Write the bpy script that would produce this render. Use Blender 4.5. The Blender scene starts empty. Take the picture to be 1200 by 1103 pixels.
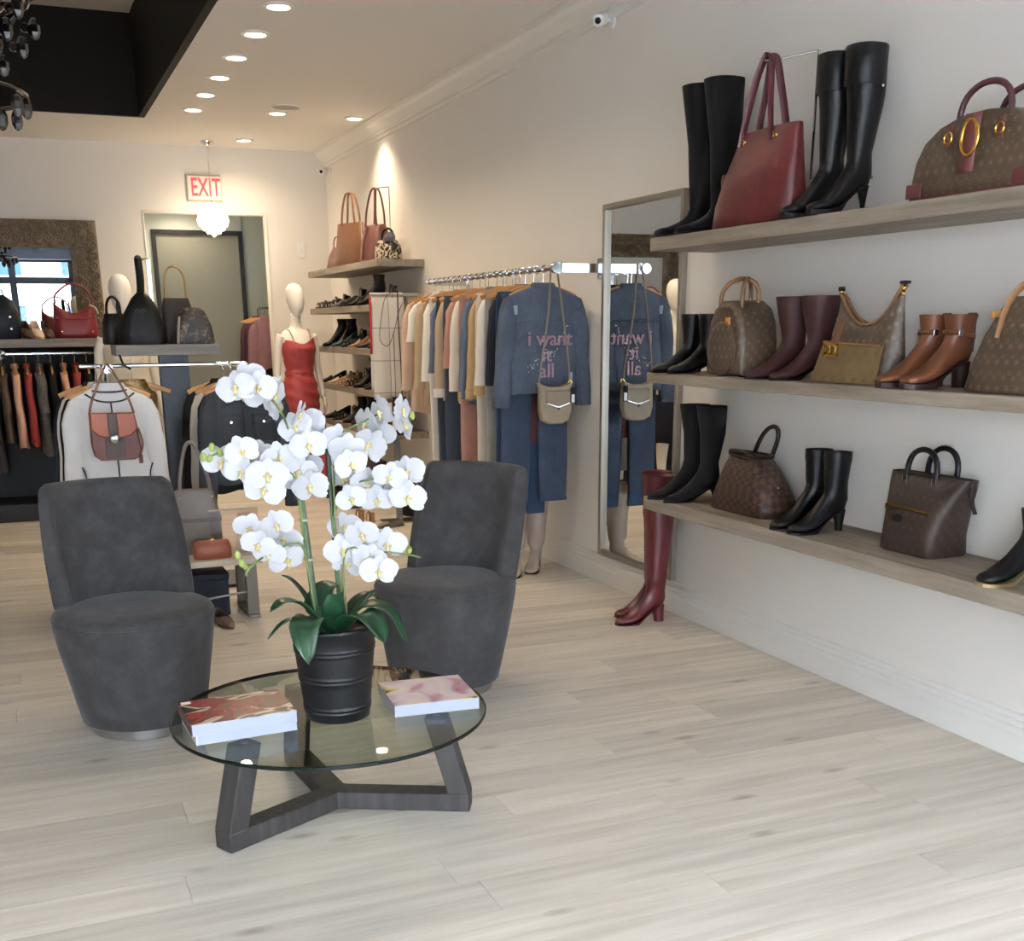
import bpy, bmesh, math, random
from mathutils import Vector, Matrix, Euler
PI = math.pi
rnd = random.Random(7)
SC = bpy.context.scene
COL = SC.collection

# ---------------------------------------------------------------- camera
FPX, CX, CY = 1327.4, 595.4, 787.1
YAW, PIT, ROL, CAMH = 0.3948, 0.2963, 0.0084, 1.5
cam_d = bpy.data.cameras.new('camera')
cam_d.sensor_fit = 'HORIZONTAL'
cam_d.sensor_width = 36.0
cam_d.lens = FPX / 1200 * 36
cam_d.shift_x = (600 - CX) / 1200
cam_d.shift_y = (CY - 551.5) / 1200
cam_d.clip_start = 0.05
cam_d.clip_end = 200
cam = bpy.data.objects.new('camera', cam_d)
COL.objects.link(cam)
_fw = Vector((math.sin(YAW) * math.cos(PIT), math.cos(YAW) * math.cos(PIT), -math.sin(PIT)))
_rt = Vector((math.cos(YAW), -math.sin(YAW), 0))
_dn = _fw.cross(_rt)
_r2 = math.cos(ROL) * _rt + math.sin(ROL) * _dn
_d2 = -math.sin(ROL) * _rt + math.cos(ROL) * _dn
_m = Matrix((_r2, -_d2, -_fw)).transposed().to_4x4()
_m.translation = (0, 0, CAMH)
cam.matrix_world = _m
SC.camera = cam

# ---------------------------------------------------------------- world and exposure
W = bpy.data.worlds.new('sky')
SC.world = W
W.use_nodes = True
_bg = W.node_tree.nodes['Background']
_bg.inputs['Color'].default_value = (0.77, 0.85, 1.0, 1)
_bg.inputs['Strength'].default_value = 55.0
SC.view_settings.view_transform = 'Standard'
SC.view_settings.look = 'None'
SC.view_settings.gamma = 1.0
SC.view_settings.exposure = 0.15
SC.view_settings.use_curve_mapping = False

# ---------------------------------------------------------------- materials
MATS = {}
def sock(n, *names):
    for k in names:
        if k in n.inputs:
            return n.inputs[k]
def newmat(name):
    m = bpy.data.materials.new(name)
    m.use_nodes = True
    nt = m.node_tree
    b = nt.nodes['Principled BSDF']
    MATS[name] = m
    return m, nt, b
def ramp(nt, fac, stops):
    r = nt.nodes.new('ShaderNodeValToRGB')
    el = r.color_ramp.elements
    while len(el) < len(stops):
        el.new(0.5)
    for e, (p, c) in zip(el, stops):
        e.position = p
        e.color = (c[0], c[1], c[2], 1)
    nt.links.new(fac, r.inputs['Fac'])
    return r.outputs['Color']
def coords(nt, scale=(1, 1, 1), kind='Object', rot=(0, 0, 0)):
    t = nt.nodes.new('ShaderNodeTexCoord')
    mp = nt.nodes.new('ShaderNodeMapping')
    mp.inputs['Scale'].default_value = scale
    mp.inputs['Rotation'].default_value = rot
    nt.links.new(t.outputs[kind], mp.inputs['Vector'])
    return mp.outputs['Vector']
def noise(nt, vec, scale, detail=3, rough=0.55):
    n = nt.nodes.new('ShaderNodeTexNoise')
    n.inputs['Scale'].default_value = scale
    n.inputs['Detail'].default_value = detail
    n.inputs['Roughness'].default_value = rough
    nt.links.new(vec, n.inputs['Vector'])
    return n.outputs['Fac']
def bump(nt, b, h, strength, dist=0.002):
    n = nt.nodes.new('ShaderNodeBump')
    n.inputs['Strength'].default_value = strength
    n.inputs['Distance'].default_value = dist
    nt.links.new(h, n.inputs['Height'])
    nt.links.new(n.outputs['Normal'], b.inputs['Normal'])
def srgb(r, g, b):
    f = lambda c: (c / 255 / 12.92) if c / 255 <= 0.04045 else ((c / 255 + 0.055) / 1.055) ** 2.4
    return (f(r), f(g), f(b))
def mul(c, k):
    return tuple(min(1, v * k) for v in c[:3])
def M(name, col, rough=0.5, metal=0.0, var=0.0, vscale=20, bmp=0.0, bscale=80, bdist=0.002,
      stretch=(1, 1, 1), sheen=0.0, coat=0.0, spec=None):
    """plain surface with optional tone variation and fine relief; col in sRGB 0-255"""
    if name in MATS:
        return MATS[name]
    m, nt, b = newmat(name)
    c = srgb(*col)
    b.inputs['Roughness'].default_value = rough
    b.inputs['Metallic'].default_value = metal
    if spec is None and not metal and max(col) < 60:
        spec = 0.22
    if spec is not None:
        b.inputs['Specular IOR Level'].default_value = spec
    if sheen:
        b.inputs['Sheen Weight'].default_value = sheen
        b.inputs['Sheen Roughness'].default_value = 0.4
    if coat:
        b.inputs['Coat Weight'].default_value = coat
        b.inputs['Coat Roughness'].default_value = 0.1
    v = coords(nt, stretch) if (var or bmp) else None
    if var:
        f = noise(nt, v, vscale)
        nt.links.new(ramp(nt, f, [(0.25, mul(c, 1 - var)), (0.75, mul(c, 1 + var))]), b.inputs['Base Color'])
    else:
        b.inputs['Base Color'].default_value = (*c, 1)
    if bmp:
        bump(nt, b, noise(nt, v, bscale, 4), bmp, bdist)
    return m
def emit(name, col, strength):
    m, nt, b = newmat(name)
    b.inputs['Base Color'].default_value = (*col, 1)
    b.inputs['Emission Color'].default_value = (*col, 1)
    b.inputs['Emission Strength'].default_value = strength
    return m
def glassy(name, tint, refl_rough=0.0, ior=1.5):
    """clear thin sheet: tinted transmission with fresnel reflection"""
    m, nt, b = newmat(name)
    nt.nodes.remove(b)
    out = nt.nodes['Material Output']
    tr = nt.nodes.new('ShaderNodeBsdfTransparent')
    tr.inputs['Color'].default_value = (*tint, 1)
    gl = nt.nodes.new('ShaderNodeBsdfGlossy')
    gl.inputs['Roughness'].default_value = refl_rough
    lw = nt.nodes.new('ShaderNodeLayerWeight')
    lw.inputs['Blend'].default_value = 0.5
    pw = nt.nodes.new('ShaderNodeMath'); pw.operation = 'POWER'; pw.inputs[1].default_value = 5.0
    fr = nt.nodes.new('ShaderNodeMath'); fr.operation = 'MULTIPLY_ADD'
    f0 = ((ior - 1) / (ior + 1)) ** 2
    fr.inputs[1].default_value = 1 - f0; fr.inputs[2].default_value = f0
    nt.links.new(lw.outputs['Facing'], pw.inputs[0])
    nt.links.new(pw.outputs[0], fr.inputs[0])
    mx = nt.nodes.new('ShaderNodeMixShader')
    nt.links.new(fr.outputs[0], mx.inputs[0])
    nt.links.new(tr.outputs[0], mx.inputs[1])
    nt.links.new(gl.outputs[0], mx.inputs[2])
    nt.links.new(mx.outputs[0], out.inputs['Surface'])
    return m
def wood(name, dark, light, along=1, rough=0.5, scale=6, bmp=0.15, rand=False):
    """grain stretched along one object axis (0 x, 1 y, 2 z)"""
    m, nt, b = newmat(name)
    s = [scale * 4] * 3
    s[along] = scale * 0.28
    t = nt.nodes.new('ShaderNodeTexCoord')
    mp = nt.nodes.new('ShaderNodeMapping')
    mp.inputs['Scale'].default_value = s
    nt.links.new(t.outputs['Object'], mp.inputs['Vector'])
    if rand:
        oi = nt.nodes.new('ShaderNodeObjectInfo')
        ml = nt.nodes.new('ShaderNodeMath'); ml.operation = 'MULTIPLY'; ml.inputs[1].default_value = 91.7
        nt.links.new(oi.outputs['Random'], ml.inputs[0])
        cb = nt.nodes.new('ShaderNodeCombineXYZ')
        for k in range(3):
            nt.links.new(ml.outputs[0], cb.inputs[k])
        nt.links.new(cb.outputs[0], mp.inputs['Location'])
    f = noise(nt, mp.outputs[0], 1.0, 6, 0.62)
    c = ramp(nt, f, [(0.28, srgb(*dark)), (0.5, srgb(*[(a + b_) / 2 for a, b_ in zip(dark, light)])), (0.72, srgb(*light))])
    if rand:
        hs = nt.nodes.new('ShaderNodeHueSaturation')
        r2 = nt.nodes.new('ShaderNodeMapRange')
        r2.inputs['To Min'].default_value = 0.86
        r2.inputs['To Max'].default_value = 1.10
        nt.links.new(oi.outputs['Random'], r2.inputs['Value'])
        nt.links.new(r2.outputs[0], hs.inputs['Value'])
        nt.links.new(c, hs.inputs['Color'])
        # knots
        vo = nt.nodes.new('ShaderNodeTexVoronoi')
        vo.inputs['Scale'].default_value = 1.0
        mp2 = nt.nodes.new('ShaderNodeMapping')
        mp2.inputs['Scale'].default_value = (2.2, 5.5, 1)
        nt.links.new(t.outputs['Object'], mp2.inputs['Vector'])
        nt.links.new(cb.outputs[0], mp2.inputs['Location'])
        nt.links.new(mp2.outputs[0], vo.inputs['Vector'])
        kr = ramp(nt, vo.outputs['Distance'], [(0.03, (0.35, 0.32, 0.29)), (0.14, (1, 1, 1))])
        mm = nt.nodes.new('ShaderNodeMix'); mm.data_type = 'RGBA'; mm.blend_type = 'MULTIPLY'
        mm.inputs[0].default_value = 0.6
        nt.links.new(hs.outputs['Color'], mm.inputs[6])
        nt.links.new(kr, mm.inputs[7])
        c = mm.outputs[2]
    nt.links.new(c, b.inputs['Base Color'])
    b.inputs['Roughness'].default_value = rough
    if bmp:
        bump(nt, b, f, bmp, 0.001)
    return m
def canvas_print(name, base, motif, scale=34, rough=0.45, rot=PI / 4):
    """coated canvas with a small repeating print: dots and lozenges on a regular lattice"""
    m, nt, b = newmat(name)
    v = coords(nt, (1, 1, 1), rot=(0, 0, 0))
    v2 = coords(nt, (1, 1, 1), rot=(rot, rot, 0))
    vo = nt.nodes.new('ShaderNodeTexVoronoi')
    vo.inputs['Scale'].default_value = scale
    vo.inputs['Randomness'].default_value = 0.0
    nt.links.new(v2, vo.inputs['Vector'])
    n = noise(nt, v, 7, 3)
    base_c = ramp(nt, n, [(0.3, mul(srgb(*base), 0.7)), (0.7, mul(srgb(*base), 1.25))])
    mask = ramp(nt, vo.outputs['Distance'], [(0.18, (1, 1, 1)), (0.27, (0, 0, 0)), (0.36, (0.6, 0.6, 0.6)), (0.43, (0, 0, 0))])
    mm = nt.nodes.new('ShaderNodeMix'); mm.data_type = 'RGBA'
    nt.links.new(mask, mm.inputs[0])
    nt.links.new(base_c, mm.inputs[6])
    mm.inputs[7].default_value = (*srgb(*motif), 1)
    nt.links.new(mm.outputs[2], b.inputs['Base Color'])
    b.inputs['Roughness'].default_value = rough
    bump(nt, b, noise(nt, v, 300, 2), 0.15, 0.001)
    return m
def check_print(name, a, c2, scale=28, rough=0.42):
    m, nt, b = newmat(name)
    v = coords(nt, (1, 1, 1), rot=(PI / 4, 0, 0))
    ck = nt.nodes.new('ShaderNodeTexChecker')
    ck.inputs['Scale'].default_value = scale
    ck.inputs['Color1'].default_value = (*srgb(*a), 1)
    ck.inputs['Color2'].default_value = (*srgb(*c2), 1)
    nt.links.new(v, ck.inputs['Vector'])
    nt.links.new(ck.outputs['Color'], b.inputs['Base Color'])
    b.inputs['Roughness'].default_value = rough
    return m
def blotch(name, stops, scale=3.0, rough=0.4, dist=1.5, kind='Object', stretch=(1, 1, 1)):
    """irregular print of several colours (magazine photograph, animal spots)"""
    m, nt, b = newmat(name)
    v = coords(nt, stretch, kind)
    n = nt.nodes.new('ShaderNodeTexNoise')
    n.inputs['Scale'].default_value = scale
    n.inputs['Detail'].default_value = 2.5
    n.inputs['Distortion'].default_value = dist
    nt.links.new(v, n.inputs['Vector'])
    r = nt.nodes.new('ShaderNodeValToRGB')
    r.color_ramp.interpolation = 'EASE'
    el = r.color_ramp.elements
    while len(el) < len(stops):
        el.new(0.5)
    for e, (p, c) in zip(el, stops):
        e.position = p
        e.color = (*srgb(*c), 1)
    nt.links.new(n.outputs['Fac'], r.inputs['Fac'])
    nt.links.new(r.outputs['Color'], b.inputs['Base Color'])
    b.inputs['Roughness'].default_value = rough
    return m

# ---------------------------------------------------------------- mesh helpers
class MB:
    def __init__(s):
        s.v = []; s.f = []
    def add(s, vs, fs):
        o = len(s.v)
        s.v += [tuple(p) for p in vs]
        s.f += [tuple(i + o for i in f) for f in fs]
        return s
    def box(s, x0, x1, y0, y1, z0, z1, mt=None):
        vs = [Vector((x, y, z)) for x in (x0, x1) for y in (y0, y1) for z in (z0, z1)]
        if mt is not None:
            vs = [mt @ v for v in vs]
        return s.add(vs, [(0, 1, 3, 2), (4, 6, 7, 5), (0, 4, 5, 1), (2, 3, 7, 6), (0, 2, 6, 4), (1, 5, 7, 3)])
    def loft(s, rings, cap0=True, cap1=True, closed=True):
        n = len(rings[0]); fs = []
        for i in range(len(rings) - 1):
            for j in range(n if closed else n - 1):
                a = i * n + j; b = i * n + (j + 1) % n
                fs.append((a, b, b + n, a + n))
        if closed and cap0: fs.append(tuple(range(n - 1, -1, -1)))
        if closed and cap1: fs.append(tuple((len(rings) - 1) * n + j for j in range(n)))
        return s.add([p for r in rings for p in r], fs)
    def lathe(s, prof, n=24, c=(0, 0, 0), cap0=True, cap1=True):
        rings = [[(c[0] + r * math.cos(2 * PI * j / n), c[1] + r * math.sin(2 * PI * j / n), c[2] + z) for j in range(n)] for r, z in prof]
        return s.loft(rings, cap0, cap1)
    def tube(s, pts, r, n=8, cap=True, closed=False, flat=None):
        pts = [Vector(p) for p in pts]
        N = len(pts)
        rr = r if callable(r) else (lambda t: r)
        rings = []
        up = None
        for i, p in enumerate(pts):
            if closed:
                t = pts[(i + 1) % N] - pts[i - 1]
            else:
                t = pts[min(i + 1, N - 1)] - pts[max(i - 1, 0)]
            if t.length < 1e-9: t = Vector((0, 0, 1))
            t.normalize()
            if up is None:
                a = Vector((0, 0, 1)) if abs(t.z) < 0.9 else Vector((1, 0, 0))
                up = (a - t * a.dot(t)).normalized()
            else:
                up = (up - t * up.dot(t))
                up = up.normalized() if up.length > 1e-6 else t.orthogonal().normalized()
            sd = t.cross(up)
            q = rr(i / max(1, N - 1))
            ru, rs = (q, q) if flat is None else (q * flat[0], q * flat[1])
            rings.append([p + up * (ru * math.cos(2 * PI * j / n)) + sd * (rs * math.sin(2 * PI * j / n)) for j in range(n)])
        if closed:
            rings.append(rings[0])
            return s.loft(rings, False, False)
        return s.loft(rings, cap, cap)
    def grid(s, fn, nu, nv):
        vs = [fn(i / nu, j / nv) for i in range(nu + 1) for j in range(nv + 1)]
        fs = [(i * (nv + 1) + j, (i + 1) * (nv + 1) + j, (i + 1) * (nv + 1) + j + 1, i * (nv + 1) + j + 1) for i in range(nu) for j in range(nv)]
        return s.add(vs, fs)
    def sphere(s, c, r, n=10, m=7, sc=(1, 1, 1)):
        rings = []
        for i in range(m + 1):
            a = -PI / 2 + PI * i / m
            q = max(0.02, math.cos(a))
            rings.append([(c[0] + sc[0] * r * q * math.cos(2 * PI * j / n), c[1] + sc[1] * r * q * math.sin(2 * PI * j / n), c[2] + sc[2] * r * math.sin(a)) for j in range(n)])
        return s.loft(rings)
    def mesh(s, name):
        me = bpy.data.meshes.new(name)
        me.from_pydata(s.v, [], s.f)
        bm = bmesh.new(); bm.from_mesh(me)
        bmesh.ops.recalc_face_normals(bm, faces=bm.faces)
        bm.to_mesh(me); bm.free()
        return me
def mk(name, mb, mat, parent=None, loc=(0, 0, 0), rot=(0, 0, 0), smooth=35, bevel=0, solid=0, sub=0, scale=None):
    me = mb if isinstance(mb, bpy.types.Mesh) else mb.mesh(name)
    if mat is not None and not me.materials:
        me.materials.append(mat)
    if smooth and not isinstance(mb, bpy.types.Mesh):
        me.polygons.foreach_set('use_smooth', [True] * len(me.polygons))
        if smooth < 179:
            me.set_sharp_from_angle(angle=math.radians(smooth))
    o = bpy.data.objects.new(name, me)
    COL.objects.link(o)
    o.location = loc
    o.rotation_euler = rot
    if scale: o.scale = scale
    if parent is not None: o.parent = parent
    if solid:
        md = o.modifiers.new('solid', 'SOLIDIFY'); md.thickness = solid; md.offset = 0
    if bevel:
        md = o.modifiers.new('bevel', 'BEVEL'); md.width = bevel; md.segments = 2; md.limit_method = 'ANGLE'
    if sub:
        md = o.modifiers.new('sub', 'SUBSURF'); md.levels = sub; md.render_levels = sub
    return o
def tag(o, label, cat, group=None):
    o['label'] = label; o['category'] = cat
    if group: o['group'] = group
    return o
def thing(name, label, cat, loc=(0, 0, 0), rotz=0.0, group=None):
    o = bpy.data.objects.new(name, None)
    o.empty_display_size = 0.05
    COL.objects.link(o)
    o.location = loc
    o.rotation_euler = (0, 0, rotz)
    return tag(o, label, cat, group)
def struct(o):
    o['kind'] = 'structure'
    return o
def copy_tree(o, parent=None, loc=None, rotz=None, label=None, group=None, scale=None):
    c = o.copy(); COL.objects.link(c); c.parent = parent
    if loc is not None: c.location = loc
    if rotz is not None: c.rotation_euler = (0, 0, rotz)
    if label: c['label'] = label
    if group: c['group'] = group
    if scale: c.scale = scale
    for ch in o.children:
        copy_tree(ch, c)
    return c
def sup(hw, hd, z, cx=0, cy=0, p=4.0, n=32):
    """rounded rectangle ring at height z"""
    out = []
    for j in range(n):
        a = 2 * PI * j / n
        c, s_ = math.cos(a), math.sin(a)
        out.append((cx + hw * math.copysign(abs(c) ** (2 / p), c), cy + hd * math.copysign(abs(s_) ** (2 / p), s_), z))
    return out
def arc(p0, p1, h, n=12, p=1.0, side=(0, 0, 1)):
    """handle curve from p0 to p1 bulging h along side"""
    p0, p1, sd = Vector(p0), Vector(p1), Vector(side)
    return [p0.lerp(p1, 0.5 - 0.5 * math.cos(PI * i / n)) + sd * (h * math.sin(PI * i / n) ** p) for i in range(n + 1)]
def bez(pts, n=16):
    """smooth curve through points (catmull rom)"""
    P = [Vector(p) for p in pts]
    P = [2 * P[0] - P[1]] + P + [2 * P[-1] - P[-2]]
    out = []
    segs = len(P) - 3
    for s_ in range(segs):
        a, b, c, d = P[s_:s_ + 4]
        k = max(2, n // segs)
        for i in range(k):
            t = i / k
            out.append(0.5 * ((2 * b) + (c - a) * t + (2 * a - 5 * b + 4 * c - d) * t * t + (3 * b - a - 3 * c + d) * t ** 3))
    out.append(P[-2])
    return out
def text_mesh(name, body, size, extrude, mat, parent, loc, rot, bold=0.0, sx=1.0):
    cu = bpy.data.curves.new(name, 'FONT')
    cu.body = body; cu.size = size; cu.extrude = extrude; cu.align_x = 'CENTER'; cu.align_y = 'CENTER'
    cu.offset = bold
    cu.resolution_u = 3
    tmp = bpy.data.objects.new(name + '_tmp', cu)
    COL.objects.link(tmp)
    dg = bpy.context.evaluated_depsgraph_get()
    dg.update()
    me = bpy.data.meshes.new_from_object(tmp.evaluated_get(dg))
    bpy.data.objects.remove(tmp)
    o = mk(name, me, mat, parent, loc, rot)
    o.scale = (sx, 1, 1)
    return o
# ---------------------------------------------------------------- room shell
XR, YB, XL, YF, ZC = 3.15, 12.3, -3.4, -3.0, 3.2
m_wall = M('wall_paint', (230, 225, 217), 0.75, var=0.02, vscale=1.5, bmp=0.05, bscale=250)
m_ceil = M('ceiling_paint', (232, 228, 222), 0.8)
m_trim = M('trim_paint', (230, 227, 220), 0.45)
m_black = M('tray_black_paint', (24, 22, 21), 0.7, spec=.15)
m_plank = wood('oak_plank', (196, 186, 172), (230, 222, 210), along=0, rough=0.38, scale=5, bmp=0.08, rand=True)
m_gap = M('plank_gap', (150, 140, 126), 0.8)

# floor: dark sub-floor with individual planks laid across the room
fl = struct(mk('floor', MB().box(XL, XR, YF, YB + 1.4, -0.08, -0.012), m_gap, smooth=0))
PW, PL = 0.182, 1.52
plank_me = MB().box(0, PL - 0.0014, 0, PW - 0.0012, -0.012, 0.0)
plank_me = plank_me.mesh('plank'); plank_me.materials.append(m_plank)
plank_cut = {}
def lay(x0, x1, y):
    key = round(x1 - x0, 3)
    if key not in plank_cut:
        me = MB().box(0, key - 0.0014, 0, PW - 0.0012, -0.012, 0.0).mesh('plank')
        me.materials.append(m_plank)
        plank_cut[key] = me
    o = bpy.data.objects.new('plank', plank_cut[key])
    COL.objects.link(o); o.location = (x0, y, 0); o.parent = fl
far = MB()
rows = int((YB + 1.4 - YF) / PW) + 1
starts = [0.0, 0.52, 1.08, 0.26, 0.8, 1.3]
for r in range(rows):
    y = YF + r * PW + 0.06
    if y + PW > YB + 1.4: break
    x = XR
    first = starts[r % 6] + 0.07 * ((r * 7) % 5)
    segs = []
    lo_x = max(XL, -0.15 * 1) if 1.9 < y < 11 else XL
    if not (1.9 < y < 11.2):
        # outside the view: wide rows
        far.box(XL, XR, y, y + PW - 0.0012, -0.012, 0.0)
        continue
    vis_lo = -0.6
    x0 = XR - (first if first > 0.2 else first + 0.6)
    segs.append((x0, XR))
    while x0 > vis_lo:
        segs.append((x0 - PL, x0)); x0 -= PL
    for a, b in segs: lay(a, b, y)
    far.box(XL, x0 - 0.003, y, y + PW - 0.0012, -0.012, 0.0)
fo = mk('plank_rows', far, m_plank, fl, smooth=0); fo['kind'] = 'stuff'

# right wall
struct(mk('wall_right', MB().box(XR, XR + 0.15, YF, YB + 1.4, 0, ZC), m_wall, smooth=0))
# back wall with a wide opening to the passage
OX0, OX1, OZ = 1.32, 2.50, 2.585
bw = MB()
bw.box(XL, OX0, YB, YB + 0.12, 0, ZC); bw.box(OX1, XR, YB, YB + 0.12, 0, ZC); bw.box(OX0, OX1, YB, YB + 0.12, OZ, ZC)
struct(mk('wall_back', bw, m_wall, smooth=0))
m_sage = M('passage_paint', (190, 197, 190), 0.7)
ps = MB()
ps.box(OX0 - 0.06, OX0 - 0.0, YB + 0.12, YB + 1.3, 0, OZ + 0.2)
ps.box(XR - 0.02, XR, YB + 0.12, YB + 1.3, 0, OZ + 0.2)
ps.box(OX0 - 0.06, XR, YB + 1.24, YB + 1.3, 0, OZ + 0.2)
ps.box(OX0 - 0.06, XR, YB + 0.12, YB + 1.3, OZ + 0.2, OZ + 0.26)
struct(mk('wall_passage', ps, m_sage, smooth=0))
struct(mk('trim_1', MB().box(OX1, OX1 + 0.016, YB - 0.008, YB, 0, OZ + 0.016).box(OX0 - 0.016, OX0, YB - 0.008, YB, 0, OZ + 0.016).box(OX0, OX1, YB - 0.008, YB, OZ, OZ + 0.016), m_trim, bevel=0.004))
# dark framed door leaf set back in the passage
dr = struct(thing('door_1', 'grey panelled door in a black frame at the end of the passage', 'door', (0, 0, 0)))
del dr['category']
DX0, DX1, DZ, DY = 1.47, 2.42, 2.50, YB + 0.9
fr = MB().box(DX0, DX0 + .045, DY - .03, DY + .04, 0, DZ).box(DX1 - .045, DX1, DY - .03, DY + .04, 0, DZ).box(DX0 + .045, DX1 - .045, DY - .03, DY + .04, DZ - .045, DZ)
mk('door_frame', fr, M('black_frame', (38, 38, 38), .4), dr, bevel=.003)
mk('door_leaf', MB().box(DX0 + .045, DX1 - .045, DY, DY + .03, 0.01, DZ - .045), M('grey_weave', (128, 130, 122), .7, var=.12, vscale=30, stretch=(1, 1, 14), bmp=.3, bscale=90), dr, smooth=0)
pf = MB().box(OX0, DX0, DY, DY + .06, 0, OZ + .2).box(DX1, XR - .02, DY + .1, DY + .16, 0, OZ + .2).box(DX0, DX1, DY + .01, DY + .06, DZ, OZ + .2)
struct(mk('wall_passage_end', pf, m_sage, smooth=0))
mk('door_handle', MB().tube([(DX1 - .11, DY - .01, 1.05), (DX1 - .11, DY - .06, 1.05), (DX1 - .22, DY - .06, 1.05)], .009), M('steel', (190, 190, 188), .25, 1.0), dr)

# left wall
struct(mk('wall_left', MB().box(XL - .15, XL, YF, YB + .12, 0, ZC), m_wall, smooth=0))
# ceiling with a deep black coffer
TX0, TX1, TY0, TY1, TZ = -2.2, 1.245, 1.2, 10.85, 3.97
cl = MB()
cl.box(XL, TX0, YF, YB + .12, ZC, ZC + .06); cl.box(TX1, XR, YF, YB + .12, ZC, ZC + .06)
cl.box(TX0, TX1, YF, TY0, ZC, ZC + .06); cl.box(TX0, TX1, TY1, YB + .12, ZC, ZC + .06)
struct(mk('ceiling', cl, m_ceil, smooth=0))
tr = MB()
tr.box(TX0, TX0 + .05, TY0, TY1, ZC + .0005, TZ); tr.box(TX1 - .05, TX1, TY0, TY1, ZC + .0005, TZ)
tr.box(TX0 + .05, TX1 - .05, TY0, TY0 + .05, ZC + .0005, TZ); tr.box(TX0 + .05, TX1 - .05, TY1 - .05, TY1, ZC + .0005, TZ)
struct(mk('ceiling_coffer_sides', tr, m_black, smooth=0))
struct(mk('ceiling_coffer_top', MB().box(TX0, TX1, TY0, TY1, TZ, TZ + .05), M('coffer_top_paint', (196, 190, 178), .8), smooth=0))

# mouldings
def profile_y(name, prof, y0, y1, x, mat):
    rings = [[(x - px, y, pz) for px, pz in prof] for y in (y0, y1)]
    return struct(mk(name, MB().loft(rings), mat, smooth=0))
basep = [(0, 0), (.022, 0), (.022, .085), (.018, .092), (.018, .112), (.012, .118), (.012, .136), (.007, .142), (.007, .158), (0, .165)]
profile_y('baseboard_right', basep, YF, YB, XR, m_trim)
rings = [[(x, YB - px, pz) for px, pz in basep] for x in (XL, OX0 - .03)]
struct(mk('baseboard_back', MB().loft(rings), m_trim, smooth=0))
rings = [[(x, YB - px, pz) for px, pz in basep] for x in (OX1 + .03, XR - .022)]
struct(mk('baseboard_back_corner', MB().loft(rings), m_trim, smooth=0))
cr = [(0, 3.2), (.13, 3.2), (.13, 3.185), (.10, 3.178), (.085, 3.15), (.05, 3.12), (.03, 3.105), (.03, 3.09), (.012, 3.085), (.012, 3.06), (0, 3.055)]
profile_y('trim_2', cr, YF, YB, XR, m_trim)

# shop front behind the camera: dark metal frames and large panes
m_front = M('shopfront_frame', (52, 58, 68), .35, .3)
m_pane = glassy('window_glass', (.97, .98, .98))
wf = MB().box(XL, -3.0, YF - .15, YF, 0, ZC).box(2.9, XR, YF - .15, YF, 0, ZC)
struct(mk('wall_front', wf, m_wall, smooth=0))
struct(mk('wall_front_soffit', MB().box(-3.0, 2.9, YF - .15, YF + .25, 2.93, ZC), M('soffit_slate', (66, 72, 84), .6), smooth=0))
cols = [-3.0, -1.6, -0.35, 0.15, 1.35, 2.9]
for i in range(5):
    a, b = cols[i], cols[i + 1]
    w = struct(thing('window_%d' % (i + 1), 'tall shop front window', 'window')); del w['category']
    fr = MB()
    fr.box(a, a + .07, YF - .1, YF - .02, 0, 2.93).box(b - .07, b, YF - .1, YF - .02, 0, 2.93)
    fr.box(a + .05, b - .05, YF - .1, YF - .02, 2.44, 2.58).box(a + .05, b - .05, YF - .1, YF - .02, 2.88, 2.93).box(a + .05, b - .05, YF - .1, YF - .02, 0, .12)
    mk('window_frame', fr, m_front, w, smooth=0)
    mk('pane', MB().box(a + .05, b - .05, YF - .066, YF - .06, .12, 2.44), m_pane, w, smooth=0)
    mk('pane', MB().box(a + .05, b - .05, YF - .066, YF - .06, 2.58, 2.88), m_pane, w, smooth=0)
# street outside
struct(mk('ground_street', MB().box(-30, 30, -24, YF - .15, -.2, -.1), M('asphalt', (120, 120, 122), .9, var=.1, vscale=3), smooth=0))
bld = thing('street_building', 'white building with rows of dark windows across the street', 'building', (0, -20, -.1))
mk('facade', MB().box(-16, 16, -4, 0, 0, 8.5), M('facade_white', (206, 204, 198), .8), bld, smooth=0)
winme = MB().box(-.55, .55, 0, .06, 0, 1.5).mesh('window'); winme.materials.append(M('facade_glass', (30, 46, 52), .4, spec=.05))
for fz in (.9, 3.4, 5.9):
    for k in range(13):
        o = bpy.data.objects.new('window', winme); COL.objects.link(o); o.parent = bld; o.location = (-14.4 + k * 2.4, 0, fz)
# ---------------------------------------------------------------- ceiling fixtures
WARM = (1.0, 0.80, 0.56)
m_can_glow = emit('can_glow', (1.0, 0.90, 0.72), 14.0)
m_can_trim = M('can_trim', (240, 238, 232), .4)
def downlight(x, y, label, group=None, power=36, spot=math.radians(152)):
    t = thing('recessed_light', label, 'ceiling light', (x, y, ZC), 0, group)
    mk('trim_ring', MB().lathe([(.062, -.002), (.085, -.002), (.088, -.008), (.064, -.012), (.062, -.002)], 24, cap0=False, cap1=False), m_can_trim, t)
    mk('lamp', MB().lathe([(.0005, -.004), (.063, -.004)], 24, cap0=False, cap1=False), m_can_glow, t)
    ld = bpy.data.lights.new('downlight', 'SPOT')
    ld.energy = power; ld.color = WARM; ld.spot_size = spot; ld.spot_blend = .75; ld.shadow_soft_size = .06
    lo = bpy.data.objects.new('lamp_light', ld); COL.objects.link(lo); lo.parent = t; lo.location = (0, 0, -.03)
    return t
row_l = 'round recessed downlight in the straight row beside the black coffer'
for k in range(6):
    downlight(1.57, 6.98 + .665 * k, row_l, 'downlights in the row beside the coffer')
for k in range(1, 4):
    downlight(1.57, 6.98 - .665 * k, row_l, 'downlights in the row beside the coffer', power=16)
downlight(2.24, 10.23, 'recessed downlight next to the round ceiling speaker')
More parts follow.
